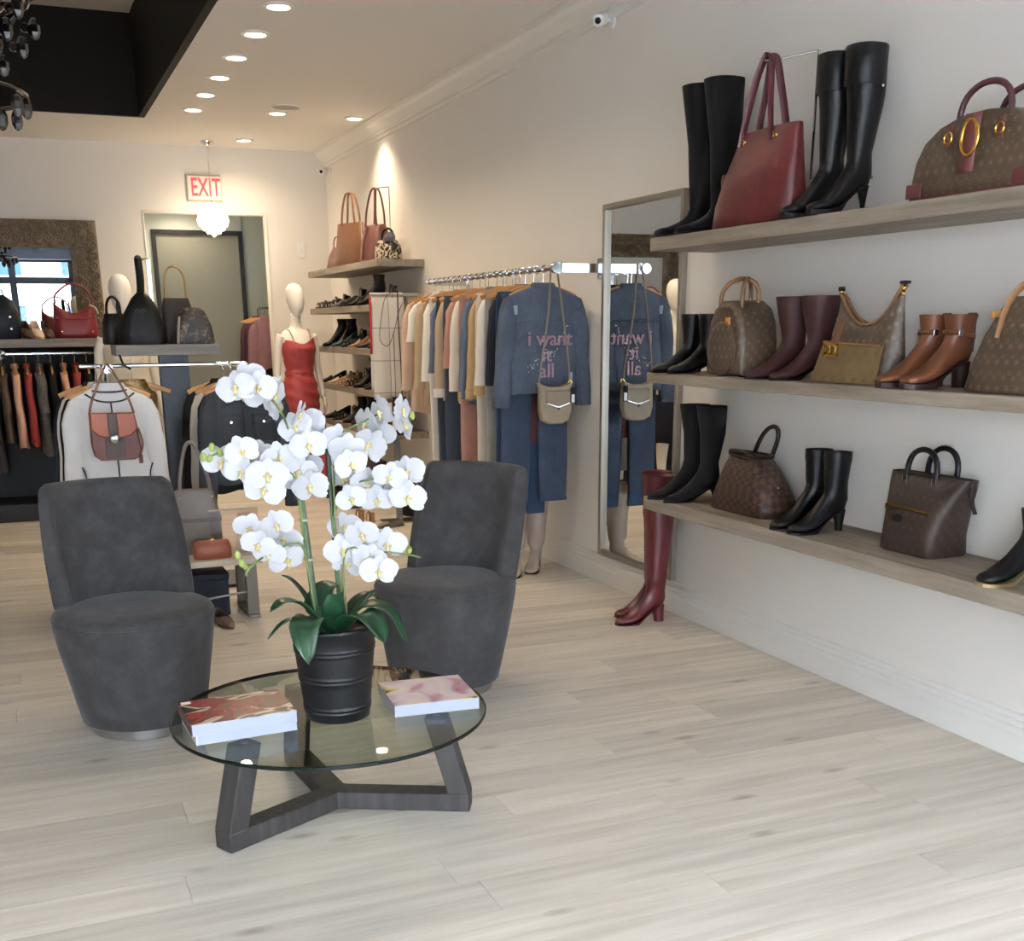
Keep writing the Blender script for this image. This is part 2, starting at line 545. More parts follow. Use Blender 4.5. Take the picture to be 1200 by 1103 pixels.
downlight(2.90, 10.25, 'recessed downlight washing the right wall above the corner shelves', power=45, spot=math.radians(120))
downlight(2.24, 11.75, 'recessed downlight in front of the back wall beside the crystal pendant', power=22)
sp = thing('ceiling_speaker', 'round flat ceiling speaker grille beside a downlight', 'speaker', (2.25, 9.95, ZC))
mk('grille', MB().lathe([(.0005, -.006), (.105, -.006), (.115, -.001)], 28, cap0=False, cap1=False), M('grille', (176, 168, 156), .7), sp)
mk('rim', MB().lathe([(.112, -.001), (.116, -.010), (.126, -.008), (.128, -.001)], 28, cap0=False, cap1=False), m_can_trim, sp)

pd = downlight(1.75, YB + .55, 'added fill downlight brightening the passage from its ceiling', power=30)  # unseen lamp, added to brighten the passage walls and door
pd.location.z = OZ + .2
# security cameras
m_white = M('white_plastic', (232, 232, 230), .35)
def seccam(loc, aim, label):
    t = thing('security_camera', label, 'camera', loc)
    mk('mount', MB().lathe([(.035, 0), (.035, .012), (.012, .02)], 16).tube([(0, 0, .012), (0, 0, .07)], .009), m_white, t, rot=(0, -PI / 2, 0))
    d = Vector(aim).normalized()
    q = d.to_track_quat('X', 'Z')
    o = mk('housing', MB().loft([sup(.03, .03, z, p=3, n=16) for z in (-.055, -.05, .045, .05)]), m_white, t, loc=(-.075, 0, 0), bevel=.003)
    o.rotation_euler = (q @ Euler((0, PI / 2, 0)).to_quaternion()).to_euler()
    l = mk('lens', MB().lathe([(.016, 0), (.016, .006), (.009, .008)], 16), M('lens_black', (18, 18, 20), .15), o, loc=(0, 0, .049))
    return t
seccam((XR, 6.03, 3.05), (-.7, -.75, -.35), 'white security camera on the right wall near the crown moulding')
seccam((XR, 12.10, 3.00), (-.6, -.8, -.2), 'small white security camera in the far corner beside the exit sign wall')
# switch plate
t = thing('light_switch', 'white double light switch plate on the back wall', 'switch', (2.853, YB, 2.265))
mk('plate', MB().box(-.04, .04, -.008, 0, -.075, .075), m_white, t, bevel=.003)
for dx in (-.018, .018):
    mk('rocker', MB().box(dx - .011, dx + .011, -.014, -.008, -.03, .03), m_white, t, bevel=.002)

# exit sign
t = thing('exit_sign', 'white exit sign with red letters above the passage opening', 'sign', (1.915, YB, 2.82))
mk('backplate', MB().box(-.17, .17, -.02, 0, -.125, .125), M('sign_grey', (176, 168, 152), .5), t, bevel=.004)
mk('face', MB().box(-.155, .165, -.028, -.02, -.105, .11), M('sign_white', (244, 238, 226), .4), t, bevel=.002)
text_mesh('lettering', 'EXIT', .235, .003, emit('exit_red', (.85, .05, .06), 1.2), t, (.015, -.031, .0), (PI / 2, 0, 0), .002, .60)

# crystal pendant by the exit sign
t = thing('crystal_pendant', 'small glowing crystal pendant hanging on a chain in front of the exit sign', 'pendant light', (1.925, 11.95, ZC))
m_chrome = M('chrome', (205, 207, 210), .12, 1.0)
mk('canopy', MB().lathe([(.062, 0), (.06, -.012), (.045, -.022), (.018, -.035), (.008, -.05)], 20), m_chrome, t)
ch = MB()
for k in range(22):
    z = -.06 - .021 * k
    a = k % 2
    ch.tube([(math.cos(b) * .007 * (1 - a), math.cos(b) * .007 * a, z + .012 * math.sin(b)) for b in [2 * PI * i / 8 for i in range(8)]], .0022, 5, closed=True)
mk('chain', ch, m_chrome, t)
mk('bulb', MB().sphere((0, 0, -.69), .045, 12, 8), emit('bulb_warm', (1.0, .86, .62), 45), t)
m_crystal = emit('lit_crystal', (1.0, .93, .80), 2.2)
cryme = MB().sphere((0, 0, 0), .023, 6, 4, (1, 1, 1.2)).mesh('crystal'); cryme.materials.append(m_crystal)
for r, z, n in [(.02, -.565, 4), (.06, -.595, 9), (.098, -.63, 13), (.122, -.665, 15), (.134, -.70, 16), (.122, -.735, 15), (.092, -.77, 11), (.055, -.80, 7), (.001, -.825, 1)]:
    for k in range(n):
        a = 2 * PI * k / n + z * 9
        o = bpy.data.objects.new('crystal', cryme); COL.objects.link(o); o.parent = t
        o.location = (r * math.cos(a), r * math.sin(a), z)
mk('frame', MB().tube([(.125 * math.cos(2 * PI * i / 20), .125 * math.sin(2 * PI * i / 20), -.69) for i in range(20)], .004, 6, closed=True).tube([(0, 0, -.52), (0, 0, -.64)], .006), M('gold', (205, 160, 80), .25, 1.0), t)
pl = bpy.data.lights.new('pendant_bulb', 'POINT'); pl.energy = 14; pl.color = (1, .80, .55); pl.shadow_soft_size = .12
lo = bpy.data.objects.new('bulb_light', pl); COL.objects.link(lo); lo.parent = t; lo.location = (0, 0, -.92)

# black crystal chandelier in the coffer
CHX, CHY = -0.34, 6.0
t = thing('black_chandelier', 'large black crystal chandelier hanging inside the ceiling coffer', 'chandelier', (CHX, CHY, TZ))
ZD = -.16
m_jet = M('jet_crystal', (22, 20, 22), .06, .0, coat=1.0)
mk('canopy', MB().lathe([(.09, 0), (.085, -.03), (.02, -.06)], 20), m_jet, t)
mk('drop_rod', MB().tube([(0, 0, -.05), (0, 0, -.3)], .014), m_jet, t)
mk('stem', MB().tube([(0, 0, -.05), (0, 0, -.9)], .014).sphere((0, 0, -.6), .06).sphere((0, 0, -.85), .08).sphere((0, 0, -1.2), .10, 12, 8), m_jet, t, loc=(0, 0, ZD))
beadme = MB().sphere((0, 0, 0), .021, 7, 5).mesh('bead'); beadme.materials.append(m_jet)
dropme = MB().sphere((0, 0, 0), .026, 6, 5, (1, 1, 1.8)).mesh('drop'); dropme.materials.append(m_jet)
na = 10
for k in range(na):
    a = 2 * PI * k / na + .12
    ca, sa = math.cos(a), math.sin(a)
    pts = bez([(0.02 * ca, .02 * sa, -.98), (.22 * ca, .22 * sa, -1.12), (.45 * ca, .45 * sa, -1.05), (.60 * ca, .60 * sa, -.90)], 12)
    arm = mk('arm', MB().tube(pts, .011, 7), m_jet, t, loc=(0, 0, ZD))
    mk('candle_cup', MB().lathe([(.0, 0), (.02, .0), (.045, .02), (.05, .03), (.016, .032), (.016, .12), (.0, .125)], 12, cap0=False, cap1=False), m_jet, arm, loc=(.60 * ca, .60 * sa, -.90))
    for r, z in ((.60, -.97), (.45, -1.13), (.30, -1.18), (.54, -1.05)):
        o = bpy.data.objects.new('drop', dropme); COL.objects.link(o); o.parent = t; o.location = (r * ca, r * sa, z - .05 + ZD)
    # swag of beads down to the bottom ball
    for i in range(9):
        f = i / 8
        o = bpy.data.objects.new('bead', beadme); COL.objects.link(o); o.parent = t
        rr = .56 * (1 - f) + .10 * f
        o.location = (rr * ca, rr * sa, -1.02 - .42 * math.sin(f * PI / 2) + ZD)
for k in range(16):
    a = 2 * PI * k / 16
    for i, z in enumerate((-1.36, -1.40)):
        o = bpy.data.objects.new('drop', dropme); COL.objects.link(o); o.parent = t; o.location = ((.52 - .10 * i) * math.cos(a + .2 * i), (.52 - .10 * i) * math.sin(a + .2 * i), z - .02 * (k % 2) + ZD)
mk('ring', MB().tube([(.53 * math.cos(2 * PI * i / 36), .53 * math.sin(2 * PI * i / 36), -1.32) for i in range(36)], .010, 6, closed=True).tube([(.58 * math.cos(2 * PI * i / 36), .58 * math.sin(2 * PI * i / 36), -.93) for i in range(36)], .010, 6, closed=True), m_jet, t, loc=(0, 0, ZD))
# ---------------------------------------------------------------- velvet tub chairs
def velvet(name, col, k=1.0):
    m, nt, b = newmat(name)
    v = coords(nt)
    f = noise(nt, v, 11, 6, .68)
    c = srgb(*col)
    nt.links.new(ramp(nt, f, [(.30, mul(c, .62)), (.5, mul(c, 1.0)), (.70, mul(c, 1.55))]), b.inputs['Base Color'])
    b.inputs['Roughness'].default_value = .9
    b.inputs['Sheen Weight'].default_value = .18
    b.inputs['Sheen Roughness'].default_value = .35
    b.inputs['Sheen Tint'].default_value = (.75, .78, .85, 1)
    bump(nt, b, noise(nt, v, 400, 2), .15, .001)
    return m
m_velvet = velvet('grey_velvet', (54, 53, 54))
m_steel = M('brushed_steel', (176, 176, 176), .28, 1.0)
def tub_chair(loc, rotz, label):
    t = thing('tub_chair', label, 'chair', (*loc, 0), rotz, 'grey velvet tub chairs at the coffee table')
    mk('plinth', MB().lathe([(.2, 0), (.205, .002), (.205, .042), (.2, .045)], 48, (0, -.02, 0)), m_steel, t)
    prof = [(.228, .045), (.236, .05), (.250, .12), (.272, .24), (.290, .34), (.301, .415), (.302, .44), (.298, .447)]
    rings = []
    for r, z in prof:
        off = -.025 * (1 - z / .44)
        rings.append([(r * math.cos(2 * PI * j / 56), off + r * math.sin(2 * PI * j / 56), z) for j in range(56)])
    mk('base', MB().loft(rings), m_velvet, t, smooth=60)
    mk('seat', MB().lathe([(.290, .442), (.3005, .447), (.3005, .455), (.295, .467), (.275, .478), (.2, .484), (.1, .486), (.001, .487)], 56), m_velvet, t, smooth=60)
    mk('piping', MB().tube([(.3 * math.cos(2 * PI * j / 56), .3 * math.sin(2 * PI * j / 56), .449) for j in range(56)], .0035, 6, closed=True), m_velvet, t)
    # wrap-around back
    rings = []
    N = 20
    def ring(z, f, tk, inset=0.0):
        R = .303 + .085 * f
        a = math.radians(66 - 24 * f) - inset / R
        lean = .085 * f
        cy = .303 + lean - R
        out = []
        for i in range(N + 1):
            b = -a + 2 * a * i / N
            e = 1 - .0 * abs(i / N - .5)
            out.append(((R - inset) * math.sin(b), cy + (R - inset) * math.cos(b), z))
        for i in range(N, -1, -1):
            b = -a + 2 * a * i / N
            r2 = R - tk + inset
            out.append((r2 * math.sin(b) , cy + r2 * math.cos(b), z))
        return out
    for z, f, tk, ins in [(.43, 0, .06, .012), (.45, .0, .072, 0.004), (.48, .04, .078, 0), (.55, .18, .078, 0), (.65, .40, .074, 0), (.75, .62, .07, 0), (.85, .86, .066, 0), (.895, .97, .064, 0), (.915, 1.0, .064, .006), (.925, 1.01, .064, .016), (.929, 1.015, .064, .028)]:
        rings.append(ring(z, f, tk, ins))
    mk('backrest', MB().loft(rings), m_velvet, t, smooth=70, bevel=.02)
    return t
tub_chair((.305, 4.50), math.radians(7), 'grey velvet tub chair with steel plinth standing in front of the white blouse')
tub_chair((1.575, 4.47), math.radians(-50), 'grey velvet tub chair with steel plinth standing near the mirror and clothes rail')

# ---------------------------------------------------------------- coffee table
GZ = .33
TCX, TCY = .795, 3.385
t = thing('coffee_table', 'round glass coffee table on a three armed weathered dark wood base', 'table', (TCX, TCY, 0))
m_dwood = wood('weathered_dark_wood', (30, 28, 28), (64, 61, 60), along=2, rough=.6, scale=9, bmp=.4)
def m_arm_wood(): return m_dwood
m_gl = glassy('table_glass', (.80, .86, .83), 0.0, 1.5)
m_gle = M('glass_edge', (8, 20, 18), .15, spec=.3)
R_ = .497
mk('glass_top', MB().lathe([(.001, GZ - .012), (R_ - .003, GZ - .012), (R_ - .003, GZ), (.001, GZ)], 96, cap0=False, cap1=False), m_gl, t, smooth=20)
mk('glass_rim', MB().lathe([(R_ - .0028, GZ - .0125), (R_, GZ - .010), (R_, GZ - .002), (R_ - .0028, GZ + .0005)], 96, cap0=False, cap1=False), m_gle, t, smooth=40)
for a in (math.radians(207), math.radians(333), math.radians(95)):
    ca, sa = math.cos(a), math.sin(a)
    mt = Matrix(((ca, -sa, 0), (sa, ca, 0), (0, 0, 1))).to_4x4()
    arm = MB().box(.02, .445, -.038, .038, .002, .062, mt)
    mk('base_arm', arm, m_dwood, t, bevel=.004)
    leg = MB()
    ring0 = [mt @ Vector(p) for p in ((.375, -.038, .062), (.445, -.038, .062), (.445, .038, .062), (.375, .038, .062))]
    ring1 = [mt @ Vector(p) for p in ((.305, -.038, GZ - .0135), (.375, -.038, GZ - .0135), (.375, .038, GZ - .0135), (.305, .038, GZ - .0135))]
    leg.loft([ring0, ring1])
    mk('leg', leg, m_dwood, t, bevel=.004)
    pad = mt @ Vector((.34, 0, GZ - .0128))
    mk('glass_pad', MB().lathe([(.012, -.0008), (.012, .0006)], 12, tuple(pad)), M('clear_pad', (170, 175, 170), .2), t)

mk('hub', MB().lathe([(.048, .0015), (.052, .004), (.052, .0605), (.048, .0628)], 6), m_dwood, t, bevel=.003)
# magazines: stacks of individual volumes
def magazine(x0, x1, y0, y1, z0, z1, rot, cover, label, spine=(235, 235, 238)):
    cx, cy = (x0 + x1) / 2, (y0 + y1) / 2
    t = thing('magazine', label, 'magazine', (cx, cy, z0), rot)
    w, d, h = (x1 - x0) / 2, (y1 - y0) / 2, z1 - z0
    pg = MB()
    pg.loft([[(-w + .002, -d, z), (w, -d, z), (w, d, z), (-w + .002, d, z)] for z in (.0012, h - .0012)])
    mk('pages', pg, M('magazine_pages', (178, 186, 202), .7, var=.05, vscale=60, stretch=(.2, .2, 14)), t, smooth=0)
    cv = MB().box(-w, w + .001, -d - .001, d + .001, h - .0012, h)
    mk('front_cover', cv, cover, t, smooth=0)
    mk('back_cover', MB().box(-w, w + .001, -d - .001, d + .001, 0, .0012), M('magazine_back', (200, 196, 196), .4), t, smooth=0)
    mk('spine', MB().box(-w - .001, -w + .002, -d - .001, d + .001, 0, h), M('spine_%d_%d' % (spine[0], spine[1]), spine, .4), t, smooth=0)
    return t
cov_red = blotch('cover_red', [(.30, (18, 14, 12)), (.40, (92, 70, 48)), (.45, (128, 26, 28)), (.53, (104, 20, 22)), (.57, (206, 190, 170)), (.63, (22, 16, 14))], 5.5, .22, .8, stretch=(1, 1.6, 1))
cov_pink = blotch('cover_pink', [(.30, (150, 60, 48)), (.38, (196, 150, 160)), (.47, (226, 206, 214)), (.55, (233, 216, 208)), (.62, (214, 196, 120)), (.66, (70, 92, 66)), (.72, (60, 44, 44))], 5.5, .25, .8)
cov_plain = M('cover_cream', (206, 198, 190), .35)
mz = GZ
magazine(.348, .648, 3.232, 3.462, mz + .0005, mz + .030, math.radians(3), cov_plain, 'thick magazine lying on the glass under the red covered magazine')
magazine(.338, .650, 3.226, 3.460, mz + .0305, mz + .066, math.radians(2), cov_red, 'thick magazine with a red and black cover on top of its stack', (70, 24, 26))
m = magazine(.972, 1.245, 3.215, 3.472, mz + .0005, mz + .038, math.radians(-5), cov_pink, 'thick magazine with a pale pink cover on the glass table by the plant pot', (210, 205, 210))
lb = mk('barcode_label', MB().box(-.15, -.12, .085, .11, .0356, .0359), M('label_white', (240, 240, 240), .5), None)
for o in COL.objects:
    if o.get('label', '').startswith('thick magazine with a red'):
        lb.parent = o

# ---------------------------------------------------------------- potted orchid
PXC, PYC = .805, 3.33
t = thing('potted_orchid', 'white moth orchid with several sprays in a black metal pot on the glass table', 'plant', (PXC, PYC, GZ + .0006))
m_pot = M('black_pot', (20, 21, 23), .42, spec=.3)
def pot_r(z): return .100 + .030 * z / .285
pp = [(.001, 0), (.096, 0), (.100, .003)]
for zr in (.030, .042, .130, .142, .220, .232):
    pp += [(pot_r(zr - .005), zr - .005), (pot_r(zr - .003) + .0012, zr - .003), (pot_r(zr) + .0026, zr), (pot_r(zr + .003) + .0012, zr + .003), (pot_r(zr + .005), zr + .005)]
    if zr in (.042, .142):
        pp += [(pot_r(zr + .012), zr + .012), (pot_r(zr + .066), zr + .066)]
pp += [(pot_r(.24), .24), (.130, .284), (.134, .287), (.135, .294), (.132, .298), (.126, .296), (.122, .27), (.001, .262)]
mk('pot', MB().lathe(pp, 48, cap0=False, cap1=False), m_pot, t, smooth=50)
mk('bark', MB().grid(lambda u, v: (.121 * v * math.cos(2 * PI * u), .121 * v * math.sin(2 * PI * u), .270 + .012 * math.sin(9 * u * 2 * PI) * v * math.sin(7 * v)), 24, 6), M('bark_chips', (70, 48, 36), .9, var=.5, vscale=60, bmp=1.0, bscale=60, bdist=.01), t)
m_leaf = M('orchid_leaf', (26, 60, 38), .32, var=.18, vscale=14)
def leaf(path, wid, curl=.25):
    pts = bez(path, 12)
    rows = []
    mbl = MB()
    n = len(pts)
    prev = None
    for i, p in enumerate(pts):
        f = i / (n - 1)
        tg = (pts[min(i + 1, n - 1)] - pts[max(i - 1, 0)]).normalized()
        sd = tg.cross(Vector((0, 0, 1)))
        sd = sd.normalized() if sd.length > .05 else (prev or Vector((1, 0, 0)))
        prev = sd
        nm = sd.cross(tg)
        w = 1.22 * wid * (max(0, math.sin(PI * min(1, (f * .86 + .14)))) ** .6) * (1 if f < .97 else .3)
        rows.append([p + sd * (w * s) + nm * (curl * w * abs(s) ** 1.5) for s in (-1, -.5, 0, .5, 1)])
    vs = [q for r in rows for q in r]
    fs = [(i * 5 + j, (i + 1) * 5 + j, (i + 1) * 5 + j + 1, i * 5 + j + 1) for i in range(n - 1) for j in range(4)]
    mbl.add(vs, fs)
    return mk('leaf', mbl, m_leaf, t, smooth=180, solid=.003)
leaf([(-.02, -.02, .27), (-.07, -.06, .33), (-.115, -.12, .315), (-.12, -.17, .225)], .042)
leaf([(-.03, 0, .27), (-.09, -.01, .36), (-.15, -.03, .385), (-.20, -.05, .365)], .026)
leaf([(-.03, 0, .27), (-.10, -.02, .325), (-.16, -.04, .325), (-.215, -.06, .285)], .010)
leaf([(-.01, .0, .27), (-.02, .02, .34), (-.005, .03, .40), (.04, .04, .405)], .05)
leaf([(.02, -.02, .27), (.05, -.09, .335), (.085, -.14, .325), (.11, -.18, .265)], .045)
leaf([(.02, .0, .27), (.07, -.02, .33), (.11, -.03, .375), (.13, -.04, .40)], .034)
leaf([(.03, 0, .27), (.09, -.03, .345), (.16, -.07, .33), (.205, -.10, .225)], .036)
leaf([(.03, .02, .27), (.09, .04, .34), (.14, .05, .36), (.16, .05, .335)], .03)
leaf([(-.02, .03, .27), (-.06, .07, .36), (-.10, .09, .42), (-.13, .10, .44)], .016)
leaf([(0, -.02, .27), (-.01, -.06, .34), (-.005, -.08, .40), (.0, -.09, .405)], .03)
m_stake = M('green_bamboo', (66, 88, 66), .5, var=.15, vscale=20)
m_stake2 = M('pale_cane', (150, 138, 122), .5)
m_stem = M('orchid_stem', (104, 122, 70), .5)
mk('stake', MB().tube([(-.045, .01, .26), (-.068, .01, .60), (-.09, .01, .905)], .0105, 10), m_stake, t)
mk('stake', MB().tube([(.042, -.01, .26), (.036, 0, .48), (.03, .01, .62)], .0055, 8), m_stake2, t)
mk('stake', MB().tube([(.030, .01, .26), (.022, .02, .55), (.02, .03, .86)], .0065, 8), m_stake, t)
for zz, xx in ((.50, -.0615), (.62, -.0695), (.74, -.078)):
    mk('raffia_tie', MB().tube([(xx + .0125 * math.cos(b), .01 + .0125 * math.sin(b), zz) for b in [2 * PI * i / 12 for i in range(12)]], .004, 6, closed=True), M('raffia', (196, 182, 150), .7), t)
def st(*p): mk('stem', MB().tube(bez(p, 16), .0032, 6), m_stem, t)
st((-.04, .02, .27), (-.075, .0, .62), (-.10, -.01, .88), (-.16, -.03, .985), (-.25, -.04, 1.02), (-.29, -.05, .985))
st((-.05, .0, .27), (-.08, -.01, .60), (-.10, -.02, .76), (-.20, -.03, .80), (-.30, -.03, .83), (-.335, -.04, .825))
st((-.05, -.01, .27), (-.075, -.02, .50), (-.10, -.03, .56), (-.18, -.05, .545), (-.25, -.06, .505), (-.265, -.06, .48))
st((.035, 0, .27), (.025, .01, .60), (.04, .0, .84), (.12, -.01, .90), (.19, -.02, .925), (.25, -.02, .895))
st((.03, .02, .27), (.02, .02, .56), (.05, .0, .70), (.12, -.02, .73), (.21, -.03, .735), (.275, -.04, .715))
st((.04, -.01, .27), (.035, -.02, .45), (.05, -.03, .53), (.12, -.05, .52), (.22, -.06, .505), (.27, -.06, .49))
m_petal = M('orchid_petal', (228, 230, 236), .55, var=.02, vscale=30)
m_lip = M('orchid_lip', (226, 212, 158), .5, var=.2, vscale=90)
def petal(mb, ang, ln, wd, cup, start=.004):
    # one petal in local flower space: flower faces -Y, plane XZ
    c, s = math.cos(ang), math.sin(ang)
    rows = []
    n = 6
    for i in range(n + 1):
        f = i / n
        w = wd * math.sin(PI * min(1, .10 + .90 * f)) ** .55 if f < 1 else wd * .25
        r = start + ln * f
        for q in (-1, -.5, 0, .5, 1):
            y = -cup * f * f + .25 * wd * abs(q) ** 2 * (f - .35)
            u, v = r, w * q
            rows.append((u * c - v * s, y, u * s + v * c))
    fs = [(i * 5 + j, (i + 1) * 5 + j, (i + 1) * 5 + j + 1, i * 5 + j + 1) for i in range(n) for j in range(4)]
    mb.add(rows, fs)
def flower_mesh(k):
    mb = MB()
    j = lambda a: a * (1 + .14 * (rnd.random() - .5))
    for a in (90, 212, 328):
        petal(mb, math.radians(a + rnd.uniform(-6, 6)), j(.046), j(.019), -.006 + .012 * rnd.random())
    a0 = len(mb.v)
    for a in (8, 172):
        petal(mb, math.radians(a + rnd.uniform(-5, 5)), j(.050), j(.033), .010 * rnd.random())
    mb.v[a0:] = [(x, y - .004, z) for x, y, z in mb.v[a0:]]
    me = mb.mesh('flower'); me.materials.append(m_petal)
    me.polygons.foreach_set('use_smooth', [True] * len(me.polygons))
    return me
fl_me = [flower_mesh(k) for k in range(5)]
lip = MB().sphere((0, -.011, .002), .0055, 8, 5).sphere((0, -.011, -.008), .0075, 8, 5, (.8, .8, 1.3)).sphere((-.007, -.009, -.002), .005, 6, 4, (1, .6, .8)).sphere((.007, -.009, -.002), .005, 6, 4, (1, .6, .8))
lip.tube([(0, -.012, -.016), (-.005, -.018, -.021)], .0014, 4).tube([(0, -.012, -.016), (.005, -.018, -.021)], .0014, 4)
lip_me = lip.mesh('lip'); lip_me.materials.append(m_lip)
lip_me.polygons.foreach_set('use_smooth', [True] * len(lip_me.polygons))
FL = [(0.555, 1.342), (0.595, 1.363), (0.586, 1.325), (0.616, 1.343), (0.661, 1.323), (0.664, 1.284), (0.723, 1.266), (0.721, 1.224), (0.761, 1.222), (0.751, 1.173),
      (0.506, 1.132), (0.558, 1.172), (0.556, 1.107), (0.622, 1.149), (0.625, 1.096), (0.665, 1.141), (0.671, 1.08), (0.615, 1.057), (0.719, 1.098), (0.754, 1.103), (0.751, 1.056),
      (0.834, 1.179), (0.866, 1.117), (0.868, 1.151), (0.938, 1.222), (0.932, 1.168), (0.979, 1.26), (0.976, 1.2), (1.029, 1.265), (1.042, 1.218),
      (0.87, 1.062), (0.871, 1.014), (0.926, 1.045), (0.982, 1.077), (1.048, 1.08), (0.983, 1.014), (1.041, 1.01), (0.953, 1.002),
      (0.856, 0.918), (0.898, 0.907), (0.838, 0.856), (0.881, 0.852), (0.917, 0.828), (0.858, 0.811), (0.937, 0.797), (0.977, 0.866),
      (0.57, 0.939), (0.584, 0.904), (0.648, 0.947), (0.672, 0.897), (0.616, 0.874), (0.669, 0.842)]
SIDE = {4: (70, 20), 5: (75, -30), 6: (70, 30), 24: (-60, 0), 25: (-45, -20), 26: (-65, 10), 28: (60, 0), 29: (60, -15), 21: (40, 20)}
for i, (fx, fz) in enumerate(FL):
    o = bpy.data.objects.new('flower', fl_me[i % 5]); COL.objects.link(o); o.parent = t
    dy = ((i * 37) % 11 - 5) * .012
    o.location = (fx - PXC + dy * .1, 3.30 - PYC + dy, fz - GZ)
    yaw, tilt = SIDE.get(i, (rnd.uniform(-25, 25), rnd.uniform(-18, 22)))
    o.rotation_euler = (math.radians(tilt if i not in SIDE else tilt), math.radians(rnd.uniform(-25, 25)), math.radians(-14 + yaw))
    k = rnd.uniform(.92, 1.12); o.scale = (k, k, k)
    l = bpy.data.objects.new('lip', lip_me); COL.objects.link(l); l.parent = o
budme = MB().sphere((0, 0, 0), .011, 8, 6, (.85, .85, 1.2)).mesh('bud'); budme.materials.append(M('orchid_bud', (150, 164, 90), .5))
budme.polygons.foreach_set('use_smooth', [True] * len(budme.polygons))
for bx, bz in [(.478, 1.18), (.468, 1.15), (.498, 1.165), (.452, 1.155), (.535, .845), (.548, .83), (.525, .87), (.572, 1.352), (1.068, 1.245), (1.072, 1.06), (1.075, 1.03), (1.02, .852), (1.045, .843), (.93, .775), (.957, .772)]:
    o = bpy.data.objects.new('bud', budme); COL.objects.link(o); o.parent = t
    o.location = (bx - PXC, 3.29 - PYC, bz - GZ); o.rotation_euler = (rnd.uniform(-.6, .6), rnd.uniform(-.6, .6), 0)
# ---------------------------------------------------------------- right wall shelves
m_shelf = wood('shelf_oak', (116, 105, 92), (164, 152, 136), along=1, rough=.55, scale=7, bmp=.25)
SX = 2.80
ST, SM, SB = 1.885, 1.280, .685
for z1, th, lab in ((ST, .058, 'thick grey oak wall shelf carrying tall black boots and a red tote'),
                    (SM, .048, 'thick grey oak wall shelf carrying brown boots and a hobo bag'),
                    (SB, .063, 'thick grey oak wall shelf above the baseboard with black ankle boots')):
    tag(mk('wall_shelf', MB().box(SX, XR, 1.2, 4.95, z1 - th, z1), m_shelf, bevel=.003), lab, 'shelf')

# tall wall mirror
t = thing('wall_mirror', 'tall wall mirror in a slim grey frame beside the clothes rail', 'mirror', (XR, 5.62, .175))
m_mir = M('mirror_silver', (232, 236, 236), .0, 1.0)
m_mfr = M('mirror_frame', (150, 142, 130), .35, .5)
HY, HZ, FW = .432, 1.965, .028
f = MB().box(-.035, 0, -HY, -HY + FW, 0, HZ).box(-.035, 0, HY - FW, HY, 0, HZ).box(-.035, 0, -HY + FW, HY - FW, 0, FW).box(-.035, 0, -HY + FW, HY - FW, HZ - FW, HZ)
mk('frame', f, m_mfr, t, bevel=.003)
mk('mirror_glass', MB().box(-.012, -.004, -HY + FW, HY - FW, FW, HZ - FW), m_mir, t, smooth=0)

